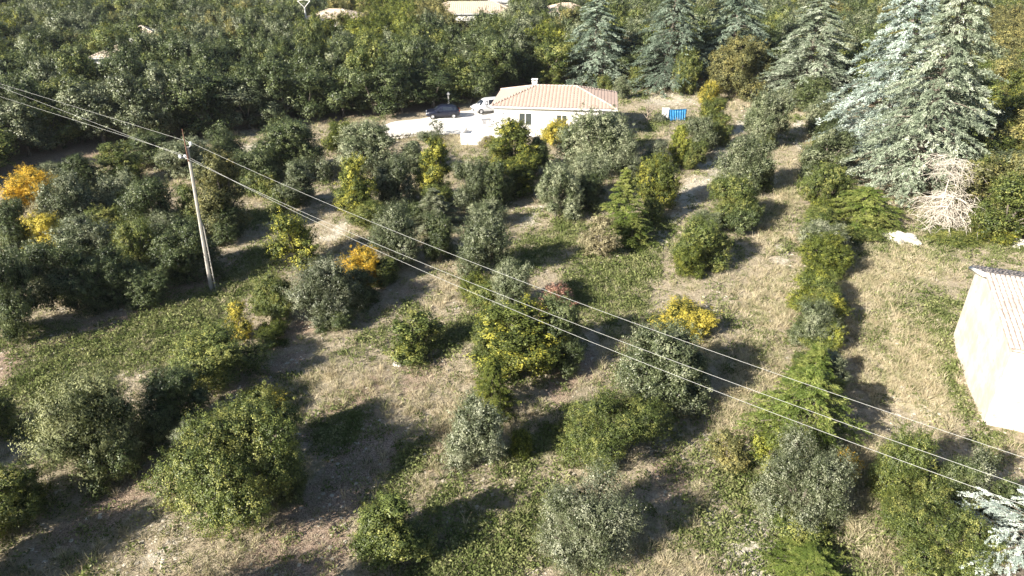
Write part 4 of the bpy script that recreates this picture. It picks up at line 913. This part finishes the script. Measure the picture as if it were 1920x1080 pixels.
# ------------------------------------------------------------------ orchard: planted trees, one by one
T = [
 # left belt
 (300, 395, 258, 345, 'silver', 'round0', 'grey green oak left of the pole top, nearest the dark wood'),
 (385, 455, 240, 318, 'holm', 'shoot0', 'rounded dark oak just right of the pole top'),
 (185, 262, 270, 355, 'green', 'tall0', 'upright green oak midway between the pole and the orange tree'),
 (115, 180, 290, 372, 'holm', 'tall1', 'dark oak with a yellow fringe right behind the orange tree'),
 (140, 185, 298, 352, 'lime', 'loose0', 'small lime yellow sapling behind the left belt of oaks'),
 (6, 104, 318, 404, 'orange', 'shoot1', 'bright orange yellow autumn tree at the left edge'),
 (46, 116, 372, 446, 'brown', 'loose0', 'dry beige bush below the bright orange tree'),
 (44, 128, 400, 500, 'yellow', 'tall2', 'yellow autumn tree lower down in the left belt'),
 (85, 180, 320, 460, 'silver', 'shoot1', 'tall grey green oak right of the orange tree'),
 (170, 265, 325, 440, 'silver', 'round1', 'grey oak in the middle of the left belt'),
 (240, 345, 330, 460, 'holm', 'shoot2', 'broad dark oak left of the concrete pole'),
 (325, 385, 340, 450, 'green', 'tall2', 'slim green oak directly behind the pole'),
 (362, 455, 285, 455, 'gold', 'tall0', 'tall golden brown oak just right of the pole'),
 (-30, 62, 375, 500, 'holm', 'round2', 'dark oak at the left edge below the orange tree'),
 (100, 220, 405, 540, 'silver', 'round3', 'wide grey green oak under the yellow left belt tree'),
 (215, 300, 410, 540, 'green', 'shoot0', 'green oak with yellowish side near the foot of the pole'),
 (280, 400, 415, 545, 'holm', 'round0', 'big dark oak at the foot of the pole'),
 (-40, 75, 480, 660, 'holm', 'round1', 'large dark oak lowest in the left belt'),
 (60, 190, 455, 610, 'holm', 'shoot1', 'dark oak casting shade on the lit spot of the left belt'),
 (160, 260, 470, 590, 'holm', 'round3', 'dark oak low in the left belt, right of the lit spot'),
 # far left of field
 (478, 602, 222, 338, 'holm', 'round2', 'big dark blue green oak between the pole and the driveway'),
 (430, 520, 275, 365, 'holm', 'round0', 'low dark oak behind the big blue green oak'),
 (604, 664, 225, 292, 'lime', 'round1', 'bright lime yellow tree left of the driveway end'),
 (522, 592, 302, 395, 'silver', 'tall1', 'upright grey oak below the big blue green oak'),
 (634, 748, 226, 335, 'silver', 'round3', 'broad grey green oak just left of the driveway'),
 (628, 705, 300, 425, 'mixed', 'tall2', 'yellowish oak under the broad grey one'),
 (695, 778, 290, 402, 'silver', 'round0', 'grey oak with a dark side right of the yellowish oak'),
 (776, 848, 262, 392, 'mixed', 'tall0', 'upright oak with yellow top below the driveway'),
 (845, 915, 300, 402, 'silver', 'shoot2', 'grey green oak left of the house terrace bush'),
 (890, 965, 295, 395, 'holm', 'round1', 'dark oak at the foot of the yellow green oak'),
 (918, 1012, 224, 348, 'mixed', 'tall1', 'yellow green oak in front of the house window'),
 (770, 856, 352, 440, 'olive', 'yc0', 'grey blue young conifer in mid field'),
 (690, 790, 385, 512, 'silver', 'shoot0', 'grey shooting oak left of the dark middle tree'),
 (790, 860, 400, 500, 'holm', 'round2', 'very dark oak in the middle of the field'),
 (852, 952, 398, 535, 'silver', 'shoot1', 'grey green oak right of the dark middle tree'),
 # row in front of house
 (1005, 1072, 222, 278, 'yellow', 'dome0', 'bright yellow bush against the front wall of the house'),
 (1052, 1190, 205, 345, 'silver', 'round2', 'largest grey green oak covering the right end of the house'),
 (1130, 1190, 215, 290, 'silver', 'tall2', 'slim grey oak at the right corner of the house'),
 (1000, 1088, 300, 420, 'silver', 'round1', 'plump grey green oak below the house'),
 (1060, 1140, 285, 385, 'silver', 'shoot2', 'grey oak joined to the largest one below the house'),
 (1130, 1210, 318, 452, 'ycedar', 'yc1', 'bright green young cedar with a bare leader below the house'),
 (1192, 1272, 292, 402, 'mixed', 'round3', 'yellow tipped oak beside the bright young cedar'),
 (1200, 1262, 262, 330, 'olive', 'shoot0', 'small pale grey oak above the yellow tipped oak'),
 (1088, 1160, 402, 492, 'brown', 'loose0', 'thin dry brownish sapling left of the young cedar shadow'),
 (1252, 1296, 232, 315, 'lime', 'tall1', 'narrow lime green column tree right of the lawn'),
 (1285, 1345, 215, 290, 'silver', 'round0', 'grey green oak behind the narrow lime column'),
 (1300, 1366, 180, 262, 'mixed', 'round2', 'olive green oak near the blue tarpaulin'),
 (1312, 1352, 152, 196, 'yellow', 'dome1', 'small yellow bush in front of the cedars'),
 (1335, 1440, 68, 192, 'gold', 'round3', 'big rounded olive brown oak in front of the cedars'),
 (1390, 1492, 168, 285, 'silver', 'round1', 'grey green oak at the head of the straw lane'),
 (1410, 1450, 245, 285, 'lime', 'dome0', 'small lime bush at the foot of the lane head oak'),
 (1350, 1442, 255, 375, 'silver', 'shoot1', 'grey oak halfway along the right middle row'),
 (1330, 1425, 330, 435, 'green', 'round0', 'dark green oak lower in the right middle row'),
 (1264, 1366, 412, 522, 'green', 'round2', 'plump green oak alone on the pale ground'),
 # right column row
 (1505, 1590, 240, 350, 'silver', 'tall0', 'upright grey green oak at the top of the right hand row'),
 (1500, 1592, 300, 405, 'green', 'round1', 'dark green oak second in the right hand row'),
 (1512, 1572, 370, 420, 'lime', 'dome1', 'lime green low bush in the right hand row'),
 (1492, 1580, 412, 495, 'olive', 'shoot2', 'pale grey leaved oak behind the yellow oak of the right row'),
 (1502, 1592, 440, 530, 'lime', 'round3', 'yellow green oak in the right hand row'),
 (1485, 1570, 500, 590, 'lime', 'tall2', 'pale green sapling below the yellow green oak'),
 (1488, 1575, 560, 665, 'silver', 'shoot0', 'small dark grey oak in the middle of the right row'),
 (1482, 1575, 640, 760, 'ycedar', 'yc0', 'slim bright green cedar in the right hand row'),
 (1428, 1592, 690, 880, 'ycedar', 'yfat', 'broad bright green young cedar with drooping sprays'),
 (1412, 1602, 835, 1030, 'olive', 'bigs', 'big silver leaved oak at the bottom of the right row'),
 (1560, 1612, 850, 912, 'orange', 'loose1', 'small orange yellow sapling beside the big silver leaved oak'),
 (1335, 1402, 805, 895, 'gold', 'loose0', 'thin golden shrub left of the broad young cedar'),
 (1455, 1580, 1032, 1120, 'ycedar', 'yfat', 'dark green young conifer cut by the bottom edge'),
 # far right
 (1648, 1765, 815, 985, 'green', 'shoot2', 'green oak below the cables at lower right'),
 (1790, 1880, 850, 975, 'olive', 'loose0', 'sparse grey shrub near the lower right corner'),
 (1645, 1860, 945, 1130, 'green', 'big1', 'broad green oak at the bottom right'),
 # middle right row
 (1224, 1338, 568, 640, 'yellow', 'dome0', 'golden yellow bush right of the cables'),
 (1165, 1325, 612, 790, 'silver', 'round3', 'broad grey green oak under the golden bush'),
 (1050, 1272, 748, 912, 'green', 'big1', 'wide leafy green oak at lower centre'),
 (998, 1205, 900, 1100, 'olive', 'bigs', 'large silvery oak at the bottom centre'),
 # middle row
 (918, 1002, 486, 600, 'silver', 'shoot2', 'slim grey oak left of the pink red bush'),
 (1012, 1078, 532, 600, 'red', 'loose1', 'pink red autumn bush in the middle of the field'),
 (998, 1100, 560, 700, 'holm', 'round2', 'dark oak beneath the pink red bush'),
 (900, 1048, 575, 735, 'mixed', 'tall0', 'yellow green oak at the centre of the field'),
 (884, 962, 665, 795, 'lime', 'yc1', 'lime green conifer below the centre oaks'),
 (828, 946, 745, 905, 'olive', 'shoot1', 'faint grey green oak with thin foliage below the centre'),
 (664, 802, 925, 1085, 'green', 'tall2', 'upright green oak at the bottom left of centre'),
 (860, 925, 512, 575, 'lime', 'dome1', 'low yellow green bush left of the slim grey oak'),
 (722, 842, 588, 692, 'green', 'loose0', 'small thin green oak in the left middle field'),
 (745, 790, 640, 690, 'lime', 'dome0', 'small lime bush at the foot of the thin green oak'),
 # left middle row
 (505, 592, 395, 512, 'mixed', 'loose1', 'thin yellow green sapling right of the pole'),
 (632, 716, 463, 548, 'orange', 'round0', 'orange yellow autumn oak left of the field middle'),
 (538, 675, 478, 622, 'olive', 'plume', 'silvery plumed tree below the thin yellow sapling'),
 (640, 705, 500, 580, 'holm', 'round3', 'dark oak beneath the orange yellow one'),
 (472, 555, 515, 610, 'green', 'round1', 'dark green bush left of the silvery plumed tree'),
 (418, 472, 560, 645, 'yellow', 'loose0', 'small bright yellow sapling on the green verge'),
 (328, 492, 612, 745, 'green', 'shoot2', 'spreading green oak with yellow left side on the verge'),
 (335, 415, 640, 715, 'lime', 'dome1', 'yellow green bush on the left of the spreading verge oak'),
 (250, 385, 690, 835, 'holm', 'round2', 'dark oak between the juniper and the verge'),
 (58, 262, 698, 930, 'juniper', 'plume', 'big olive green juniper with feathery sprays'),
 (150, 250, 820, 935, 'holm', 'dome0', 'small dark bush in front of the big juniper'),
 (-70, 72, 885, 1020, 'green', 'round3', 'green oak cut by the lower left edge'),
 (-60, 22, 735, 835, 'green', 'round0', 'dark oak cut by the left edge above the juniper'),
 (410, 562, 735, 900, 'green', 'round2', 'green oak with a yellow crown top at lower left'),
 (438, 545, 733, 800, 'yellow', 'dome1', 'yellow leaved shrub top behind the largest oak'),
 (285, 560, 788, 1045, 'green', 'big0', 'largest dark green oak at the lower left'),
 # near house small ones
 (798, 842, 222, 260, 'olive', 'sparse', 'small wispy olive tree in front of the black car'),
 (782, 825, 244, 270, 'olive', 'dome0', 'low grey shrub left of the terrace'),
 (896, 935, 252, 278, 'brown', 'dome1', 'small brownish shrub against the white terrace'),
 (1222, 1250, 212, 232, 'olive', 'dome1', 'low rounded grey shrub left of the white cabinet'),
 (1118, 1200, 68, 140, 'brown', 'round0', 'rusty brown tree in front of the blue grey cedar'),
 (1080, 1120, 132, 162, 'lime', 'dome0', 'lime yellow bush above the right slope of the house roof'),
 (1026, 1056, 128, 166, 'green', 'tall0', 'small green tree just above the house roof ridge'),
 (1115, 1150, 140, 176, 'green', 'round1', 'green bush between the house roof and the rusty tree'),
 (1148, 1182, 143, 188, 'silver', 'tall1', 'upright grey green bush off the right back corner of the house'),
 (1175, 1215, 122, 168, 'green', 'round2', 'dark green tree at the left of the bare clearing'),
 (1262, 1312, 92, 182, 'green', 'round0', 'dark green tree at the back of the bare clearing'),
 (1490, 1560, 145, 215, 'holm', 'round3', 'dark green oak at the base of the lane head cedar'),
 (1520, 1575, 175, 250, 'silver', 'round2', 'grey green oak left of the blue white cedar foot'),
 (1560, 1680, 345, 435, 'ycedar', 'yfat', 'low spreading green conifer at the foot of the cedars'),
 (1840, 1935, 325, 450, 'green', 'round3', 'fresh green oak at the right edge above the hut'),
 (1800, 1870, 290, 420, 'green', 'tall0', 'green oak beside the tangle of dead branches'),
 (1870, 1960, 230, 350, 'mixed', 'round1', 'olive yellow oak at the right edge'),
]
T += [
 (1500, 1585, 385, 462, 'green', 'tall1', 'green oak closing the gap above the pale grey leaved one'),
 (1492, 1578, 512, 600, 'green', 'shoot2', 'green oak closing the gap below the yellow green oak'),
 (1486, 1572, 590, 668, 'green', 'tall0', 'green oak behind the slim bright cedar of the right row'),
 (1515, 1585, 545, 625, 'mixed', 'tall1', 'yellow tinted oak on the right side of the right row'),
 (1512, 1592, 655, 740, 'silver', 'tall2', 'grey oak on the right side of the slim bright cedar'),
 (1505, 1570, 262, 322, 'green', 'shoot1', 'green oak near the top of the right hand row'),
 (1345, 1405, 300, 372, 'silver', 'tall1', 'grey oak on the left flank of the right middle row'),
 (1290, 1350, 395, 450, 'silver', 'shoot2', 'small grey oak above the lone plump oak'),
 (940, 1008, 300, 372, 'mixed', 'tall0', 'yellow tinted oak under the yellow green window oak'),
 (745, 808, 262, 330, 'silver', 'tall1', 'grey oak between the broad grey green oak and the yellow topped one'),
 (788, 850, 345, 405, 'green', 'round3', 'green oak at the foot of the yellow topped oak'),
 (880, 950, 372, 430, 'silver', 'shoot1', 'grey oak top in the gap above the grey green row oak'),
 (1155, 1220, 400, 470, 'ycedar', 'yc0', 'young cedar just below the bright green one'),
 (560, 625, 290, 345, 'silver', 'dome0', 'low grey shrub at the right foot of the big blue green oak'),
 (690, 750, 480, 540, 'green', 'round2', 'green oak right of the orange yellow autumn oak'),
 (880, 948, 525, 590, 'green', 'dome0', 'low green shrub beside the slim grey oak'),
 (238, 335, 245, 322, 'holm', 'round1', 'dark oak between the wood and the grey oaks left of the pole'),
 (310, 378, 272, 330, 'silver', 'shoot1', 'small grey oak tucked behind the pole top on its left'),
 (72, 122, 303, 345, 'silver', 'round0', 'small grey oak touching the wood above the orange tree'),
 (255, 345, 395, 480, 'silver', 'shoot1', 'grey oak inside the left belt above the dark pole foot oak'),
 (160, 245, 385, 470, 'green', 'round2', 'green oak right of the yellow left belt tree'),
 (20, 110, 455, 560, 'silver', 'round1', 'grey green oak below the yellow left belt tree'),
 (370, 460, 385, 462, 'holm', 'round2', 'low dark oak at the foot of the golden brown oak'),
 (225, 320, 500, 585, 'holm', 'shoot2', 'dark oak on the shaded track edge of the left belt'),
 (395, 450, 300, 350, 'lime', 'tall1', 'thin lime oak right of the pole bracket'),
 (455, 520, 320, 372, 'green', 'dome1', 'low green shrub left of the upright grey oak'),
 (505, 560, 350, 400, 'green', 'dome0', 'low green shrub at the foot of the upright grey oak'),
 (650, 735, 385, 450, 'green', 'round2', 'green oak below the yellowish oak'),
 (745, 800, 380, 430, 'holm', 'round0', 'small dark oak beside the grey blue young conifer'),
 (985, 1030, 255, 335, 'holm', 'tall2', 'dark oak pressed to the right of the yellow green oak'),
 (1075, 1135, 325, 400, 'holm', 'round3', 'dark oak in the shade right of the plump grey one'),
 (1140, 1200, 250, 345, 'silver', 'shoot0', 'grey oak right behind the largest grey green oak'),
 (1198, 1250, 372, 425, 'green', 'dome1', 'low green shrub below the yellow tipped oak'),
 (1275, 1330, 262, 322, 'green', 'round1', 'green oak between the narrow lime column and the pale lane'),
 (1335, 1372, 212, 278, 'green', 'tall0', 'small green oak at the top of the pale lane'),
 (1395, 1450, 290, 362, 'green', 'round3', 'green oak in the gap of the right middle row'),
 (1345, 1420, 385, 448, 'holm', 'dome0', 'dark low oak closing the right middle row'),
 (1262, 1318, 455, 528, 'lime', 'round0', 'lime green shrub at the left of the lone plump oak'),
 (1515, 1585, 212, 268, 'holm', 'round0', 'dark oak above the upright oak of the right row'),
 (1512, 1580, 600, 668, 'lime', 'dome0', 'lime green shrub right of the small dark grey oak'),
 (1480, 1540, 655, 720, 'green', 'round2', 'green oak at the top left of the slim bright cedar'),
 (1410, 1480, 800, 905, 'lime', 'loose1', 'lime green sapling left of the big silver leaved oak'),
 (1430, 1560, 955, 1045, 'green', 'dome1', 'green skirt bush under the big silver leaved oak'),
 (1655, 1720, 930, 1000, 'lime', 'dome0', 'lime green bush at the foot of the lower right oak'),
 (1740, 1830, 860, 975, 'holm', 'shoot0', 'dark shaded oak between the lower right oak and the grey shrub'),
 (1840, 1930, 900, 1000, 'holm', 'round1', 'dark oak above the frosty cedar branches'),
 (1030, 1100, 640, 715, 'holm', 'shoot2', 'dark oak at the lower right of the centre group'),
 (885, 950, 600, 700, 'green', 'round3', 'green oak at the left of the centre group'),
 (1180, 1262, 700, 795, 'silver', 'shoot1', 'grey oak hanging under the broad grey green oak'),
 (1245, 1330, 660, 755, 'holm', 'round0', 'dark oak on the right of the broad grey green oak'),
 (955, 1000, 800, 860, 'lime', 'dome1', 'low lime weeds bush right of the faint grey oak'),
 (478, 545, 600, 650, 'lime', 'dome0', 'lime bush under the dark green bush on the verge'),
 (590, 660, 575, 628, 'holm', 'dome0', 'dark low bush at the foot of the silvery plumed tree'),
 (505, 570, 850, 960, 'holm', 'round3', 'dark oak on the right side of the largest oak'),
 (330, 400, 790, 870, 'silver', 'shoot2', 'grey oak at the upper left of the largest oak'),
 (1585, 1650, 430, 462, 'green', 'dome0', 'low green scrub left of the white outcrop'),
 (1745, 1840, 430, 464, 'green', 'dome1', 'low green scrub right of the white outcrop'),
 (1820, 1900, 425, 465, 'mixed', 'dome0', 'low olive scrub under the fresh green oak'),
 (1590, 1660, 395, 440, 'green', 'dome1', 'low green scrub left of the cedar foot'),
 (-260, -60, 960, 1200, 'holm', 'round1', 'dark oak just outside the lower left edge that shades the corner'), (60, 300, 1120, 1480, 'green', 'round3', 'oak just below the bottom edge that shades the lower left ground'), (-220, 40, 1150, 1500, 'holm', 'round0', 'dark oak outside the bottom left corner of the view'), (-330, -110, 760, 960, 'silver', 'round2', 'grey oak outside the left edge beside the juniper row')]
NAMES = {'yc0': 'young_cedar', 'yc1': 'young_cedar', 'yfat': 'young_cedar', 'plume': 'juniper_tree', 'dome0': 'bush', 'dome1': 'bush', 'loose0': 'sapling', 'loose1': 'sapling', 'sparse': 'olive_tree'}
for (x0, x1, y0, y1, mat, var, lab) in T:
    nm = NAMES.get(var, 'planted_oak'); cat = {'bush': 'bush', 'young_cedar': 'cedar tree', 'juniper_tree': 'tree', 'sapling': 'young tree'}.get(nm, 'tree')
    plant(x0, x1, y0, y1, mat, var, lab, nm, cat, 'planted trees and bushes of the field')
# silver cedar whose branch tips reach into the lower right corner
tree('silver_cedar', 'frosty white blue cedar branches reaching into the bottom right corner', 'cedar tree', 'wcedar', 'ncedar', *G(1905, 1100), 7.4, 4.6)

def bare_tree(name, label, x, y, h, wid, mat, seed, n=14, rad=.05, droop=0.0, sub=3, z0=.12):
    rd = random.Random(seed); t_ = tag(empty(name, (x, y, 0)), label, 'tree')
    tk = MB(); tk.tube([(0, 0, -.1), (.03, 0, h * .35), (0, .05, h * .8)], [rad * 1.6, rad, rad * .4], 6); tk.build('trunk', mat, t_)
    b_ = MB()
    for k in range(n):
        az = rd.uniform(0, 6.28); z = h * rd.uniform(z0, .8); L_ = wid * rd.uniform(.35, .55); p0 = Vector((0, 0, z)); L_ = max(L_, droop * z * rd.uniform(.3, 1.25)); dr0 = droop; droop_ = droop * rd.uniform(.5, 1.6)
        if dr0: p0 += Vector((rd.uniform(-1, 1), rd.uniform(-1, 1), 0)) * wid * .14
        pts_ = [p0]
        d_ = Vector((math.cos(az), math.sin(az), .7 - droop * 1.0))
        for s in range(5):
            d_ = (d_ + Vector((rd.uniform(-.3, .3), rd.uniform(-.3, .3), rd.uniform(-.2, .25) - droop_ * .55))).normalized(); q_ = pts_[-1] + d_ * L_ / 5; q_.z = max(q_.z, .05); pts_.append(q_)
        b_.tube(pts_, [rad * .55, rad * .45, rad * .36, rad * .28, rad * .2, rad * .1], 4, False)
        for _ in range(sub):
            i0 = rd.randint(1, 4); e_ = Vector((rd.uniform(-1, 1), rd.uniform(-1, 1), rd.uniform(-.4, .8) - droop)).normalized(); a_ = pts_[i0]
            m_ = a_ + e_ * L_ * .2; m2 = m_ + (e_ + Vector((rd.uniform(-.5, .5), rd.uniform(-.5, .5), -droop * .7))).normalized() * L_ * .18; m2.z = max(m2.z, .04)
            b_.tube([a_, m_, m2], [rad * .3, rad * .2, rad * .08], 4, False)
    b_.build('branches', mat, t_); return t_
bare_tree('bare_tree', 'small leafless twiggy tree on the lawn right of the house', *G(1212, 232), 2.6, 3.6, plain_mat('twig_wood', (.25, .20, .15), (.36, .30, .24), 5), 3, 26, .05)
bare_tree('dead_tree', 'tangle of bleached dead branches at the foot of the pale cedars', *G(1772, 424), 4.4, 7.4, DEADWOOD, 9, 60, .066, .55, 12, .30)
bare_tree('dead_tree', 'upper cluster of bleached hanging twigs on the pale green cedar', *G(1752, 424), 7.6, 5.0, DEADWOOD, 19, 34, .052, .5, 10, .62)

# rocks
ROCK = plain_mat('white_limestone', (.42, .39, .33), (.66, .62, .55), 2.2, .9, .2, 1.0, 6, c3=(.30, .27, .21))
for i, (px, py, s, lab) in enumerate(((1692, 452, (1.7, 1.1, .42), 'large white limestone outcrop below the dead branches'), (1800, 423, (.5, .35, .25), 'small white rock right of the dead branches'), (1905, 462, (1.2, .8, .45), 'pale limestone rock at the right edge above the hut'), (744, 684, (.28, .2, .3), 'grey stone at the foot of the thin green oak'), (856, 580, (.28, .24, .30), 'pale grey stone left of the field centre'), (1665, 440, (.5, .4, .2), 'low flat rock left of the large limestone outcrop'))):
    x, y = G(px, py); rd = random.Random(60 + i); root = tag(empty('limestone_rock', (x, y, 0)), lab, 'rock', 'limestone rocks lying in the grass')
    n = 9 if s[0] > 1 else 3
    for k in range(n):
        a_ = rd.uniform(0, 6.28); r_ = math.sqrt(rd.random()) * (.75 if k else 0); q = rd.uniform(.30, .55) if n > 3 else rd.uniform(.4, .8)
        o = mesh_obj('boulder', rock_mesh('boulder', 100 + i * 12 + k, ROCK, 3, .42, 1.0), root, (math.cos(a_) * r_ * s[0], math.sin(a_) * r_ * s[1], 0)); q2 = q if k else max(q, .6)
        o.scale = (s[0] * q2, s[1] * q2 * rd.uniform(.7, 1.2), s[2] * rd.uniform(.5, 1.1)); o.rotation_euler = (rd.uniform(-.3, .3), rd.uniform(-.3, .3), rd.uniform(0, 6))

# ------------------------------------------------------------------ grass, weeds, straw, stones
def tuft(seed, n, h, spread, wid, lean=.5, straight=.6):
    rng = np.random.default_rng(seed); az = rng.uniform(0, 6.28, n); r_ = rng.uniform(0, spread, n)
    b0 = np.stack([np.cos(az) * r_, np.sin(az) * r_, np.zeros(n) - .02], 1); hh = rng.uniform(.5, 1.1, n) * h
    d_ = np.stack([np.cos(az), np.sin(az), np.zeros(n)], 1) * rng.uniform(.1, 1, (n, 1)) * lean + rng.normal(size=(n, 3)) * .12; d_[:, 2] = straight + .4
    d_ = norm(d_); mid = b0 + d_ * hh[:, None] * .5; tip = b0 + d_ * hh[:, None] + np.stack([np.cos(az), np.sin(az), -np.ones(n) * .3], 1) * hh[:, None] * .2
    sdv = norm(np.cross(d_, rng.normal(size=(n, 3)))) * wid / 2
    Q1 = np.stack([b0 - sdv, b0 + sdv, mid + sdv * .9, mid - sdv * .9], 1); Q2 = np.stack([mid - sdv * .9, mid + sdv * .9, tip + sdv * .25, tip - sdv * .25], 1)
    return np.concatenate([Q1, Q2]), rng.random(2 * n)
def cover_mat(name, a_, b_, c_, transl=.3):
    m, t, out = new_mat(name); gp = N_(t, 'ShaderNodeNewGeometry').outputs['Position']; lv = N_(t, 'ShaderNodeAttribute', attribute_name='lv').outputs['Fac']
    oi = N_(t, 'ShaderNodeObjectInfo').outputs['Random']
    c = mixc(t, sstep(t, noise(t, gp, .8, 4, .6), .35, .65), a_, b_); c = mixc(t, sstep(t, oi, .55, .95), c, c_)
    vm = N_(t, 'ShaderNodeVectorMath', operation='SCALE'); t.links.new(c, vm.inputs[0]); t.links.new(mth(t, 'ADD', .7, mth(t, 'MULTIPLY', lv, .6)), vm.inputs['Scale'])
    d_ = N_(t, 'ShaderNodeBsdfDiffuse'); t.links.new(vm.outputs[0], d_.inputs[0]); tr = N_(t, 'ShaderNodeBsdfTranslucent'); t.links.new(vm.outputs[0], tr.inputs[0])
    ms = N_(t, 'ShaderNodeMixShader'); ms.inputs[0].default_value = transl; t.links.new(d_.outputs[0], ms.inputs[1]); t.links.new(tr.outputs[0], ms.inputs[2]); t.links.new(ms.outputs[0], out.inputs[0]); return m
STRAW = cover_mat('straw_grass', (.42, .36, .235), (.58, .51, .36), (.30, .30, .16))
DRY = cover_mat('dry_short_grass', (.30, .27, .185), (.44, .395, .29), (.22, .24, .10))
WEED = cover_mat('green_weeds', (.095, .125, .038), (.175, .205, .075), (.28, .29, .13))
def src_tuft(seed, n, h, spread, wid, mat, **kw):
    Q, lv = tuft(seed, n, h, spread, wid, **kw); return bpy.data.objects.new('tuft_source', quads_mesh('tuft', Q, [mat], {'lv': lv}))
def src_weed(seed, n, rad, h, L, mat):
    rng = np.random.default_rng(seed); az = rng.uniform(0, 6.28, n); r_ = np.sqrt(rng.random(n)) * rad; z = rng.random(n) * h * (1.1 - r_ / rad)
    P = np.stack([np.cos(az) * r_, np.sin(az) * r_, z + .02], 1); s = rng.uniform(.6, 1.2, n)
    Q = leaf_quads(P, rng.normal(size=(n, 3)) * .6 + np.array([0, 0, .8]), L * s, L * .5 * s, None, rng)
    return bpy.data.objects.new('weed_source', quads_mesh('weed', Q, [mat], {'lv': rng.random(n)}))
def scatter_pts(n, seed):
    """more points near the camera, none under the house, drive or hut"""
    rng = np.random.default_rng(seed); y = 13 + (rng.random(n) ** 1.35) * 95; half = (y * math.cos(PITCH) + CAM_H * math.sin(PITCH)) * .80
    x = rng.uniform(-1, 1, n) * half; keep = ~in_wood(x, y)
    hx = (x - corner[0]) * dv.x + (y - corner[1]) * dv.y; hy = -(x - corner[0]) * dv.y + (y - corner[1]) * dv.x
    keep &= ~((hx > -3.6) & (hx < HL + .4) & (hy > -4.1) & (hy < 8.8))
    px = CX + x * F_PX / (y * math.cos(PITCH) + CAM_H * math.sin(PITCH)); py = CY + (CAM_H * math.cos(PITCH) - y * math.sin(PITCH)) * F_PX / (y * math.cos(PITCH) + CAM_H * math.sin(PITCH))
    keep &= ~((px > 715) & (px < 980) & (py > 195) & (py < 262 - (px < 860) * 10) & (py > 262 - (px - 700) * .6 - 25))
    lx = (x - A0.x) * hd.x + (y - A0.y) * hd.y; ly = -(x - A0.x) * hd.y + (y - A0.y) * hd.x
    keep &= ~((lx > -.1) & (lx < hl + .2) & (ly > -.05) & (ly < HB + .2))
    return x[keep], y[keep], rng
def place_cover(name, label, n, seed, dens, srcs_, smin, smax, flat=1.0):
    x, y, rng = scatter_pts(n, seed); Z = zones(x, y); k = rng.random(len(x)) < dens(Z, x, y)
    x, y = x[k], y[k]; m_ = len(x); s = rng.uniform(smin, smax, m_) * (1 + np.clip((y - 30) / 90, 0, .6)); z = gz(x, y)
    o = gn_scatter(name, np.stack([x, y, z], 1), rng.uniform(0, 6.28, m_), np.stack([s, s, s * flat * rng.uniform(.7, 1.2, m_)], 1), rng.integers(0, len(srcs_), m_), srcs_)
    tag(o, label, 'ground cover', kind='stuff'); return m_
c1 = place_cover('long_dry_grass', 'long tan and straw coloured grass standing between the rows', 110000, 1, lambda Z, x, y: np.clip(.10 + .9 * Z['y'] - .7 * Z['p'] - .5 * Z['g'] - .25 * Z['l'], 0.02, 1),
    [src_tuft(s, 20, .34, .16, .015, STRAW, lean=.8) for s in (1, 2, 3)] + [src_tuft(4, 14, .50, .08, .014, STRAW, lean=.35, straight=.9)], .7, 1.4)
c2 = place_cover('short_dry_grass', 'short thin dry grass over the whole field', 90000, 2, lambda Z, x, y: np.clip(.55 - .5 * Z['p'] - .25 * Z['l'], 0.05, 1),
    [src_tuft(s, 14, .17, .16, .02, DRY, lean=1.0, straight=.3) for s in (5, 6, 7)], .7, 1.5)
c3 = place_cover('green_weeds', 'low green weeds and clover in patches between the rows', 90000, 3, lambda Z, x, y: np.clip(.05 + 1.0 * Z['g'] ** 1.2, 0, 1),
    [src_weed(s, 34, .24, .16, .085, WEED) for s in (8, 9)] + [src_weed(10, 46, .34, .34, .095, WEED)] + [src_tuft(11, 16, .24, .14, .022, WEED)], .6, 1.9)
LST = plain_mat('field_stone', (.38, .34, .27), (.54, .49, .40), 3, .95, .1)
c4 = place_cover('field_stones', 'small pale limestone pebbles on the bare ground', 60000, 4, lambda Z, x, y: np.clip(.03 + .9 * Z['p'] + .12 * Z['l'], 0, 1),
    [bpy.data.objects.new('stone_source', rock_mesh('pebble', s, LST, 1, .3, .6)) for s in (1, 2, 3)], .03, .11, .7)
ut = {}
for o_ in bpy.data.objects:
    if o_.type == 'MESH': ut[o_.data.name] = sum(len(p_.vertices) - 2 for p_ in o_.data.polygons) if len(o_.data.polygons) < 3000 else 2 * len(o_.data.polygons)
print('unique tris', sum(ut.values()))
print('cover', c1, c2, c3, c4, 'wood', len(indiv), len(mass), 'objects', len(bpy.data.objects))

hz, t, out = new_mat('thin_air'); pv = N_(t, 'ShaderNodeVolumePrincipled'); pv.inputs['Density'].default_value = .0001; pv.inputs['Color'].default_value = (.93, .96, 1, 1); pv.inputs['Anisotropy'].default_value = .2
t.links.new(pv.outputs[0], out.inputs['Volume'])
hz_o = MB().box(-420, 420, -60, 430, -1.6, 27).build('haze', hz); hz_o['kind'] = 'stuff'
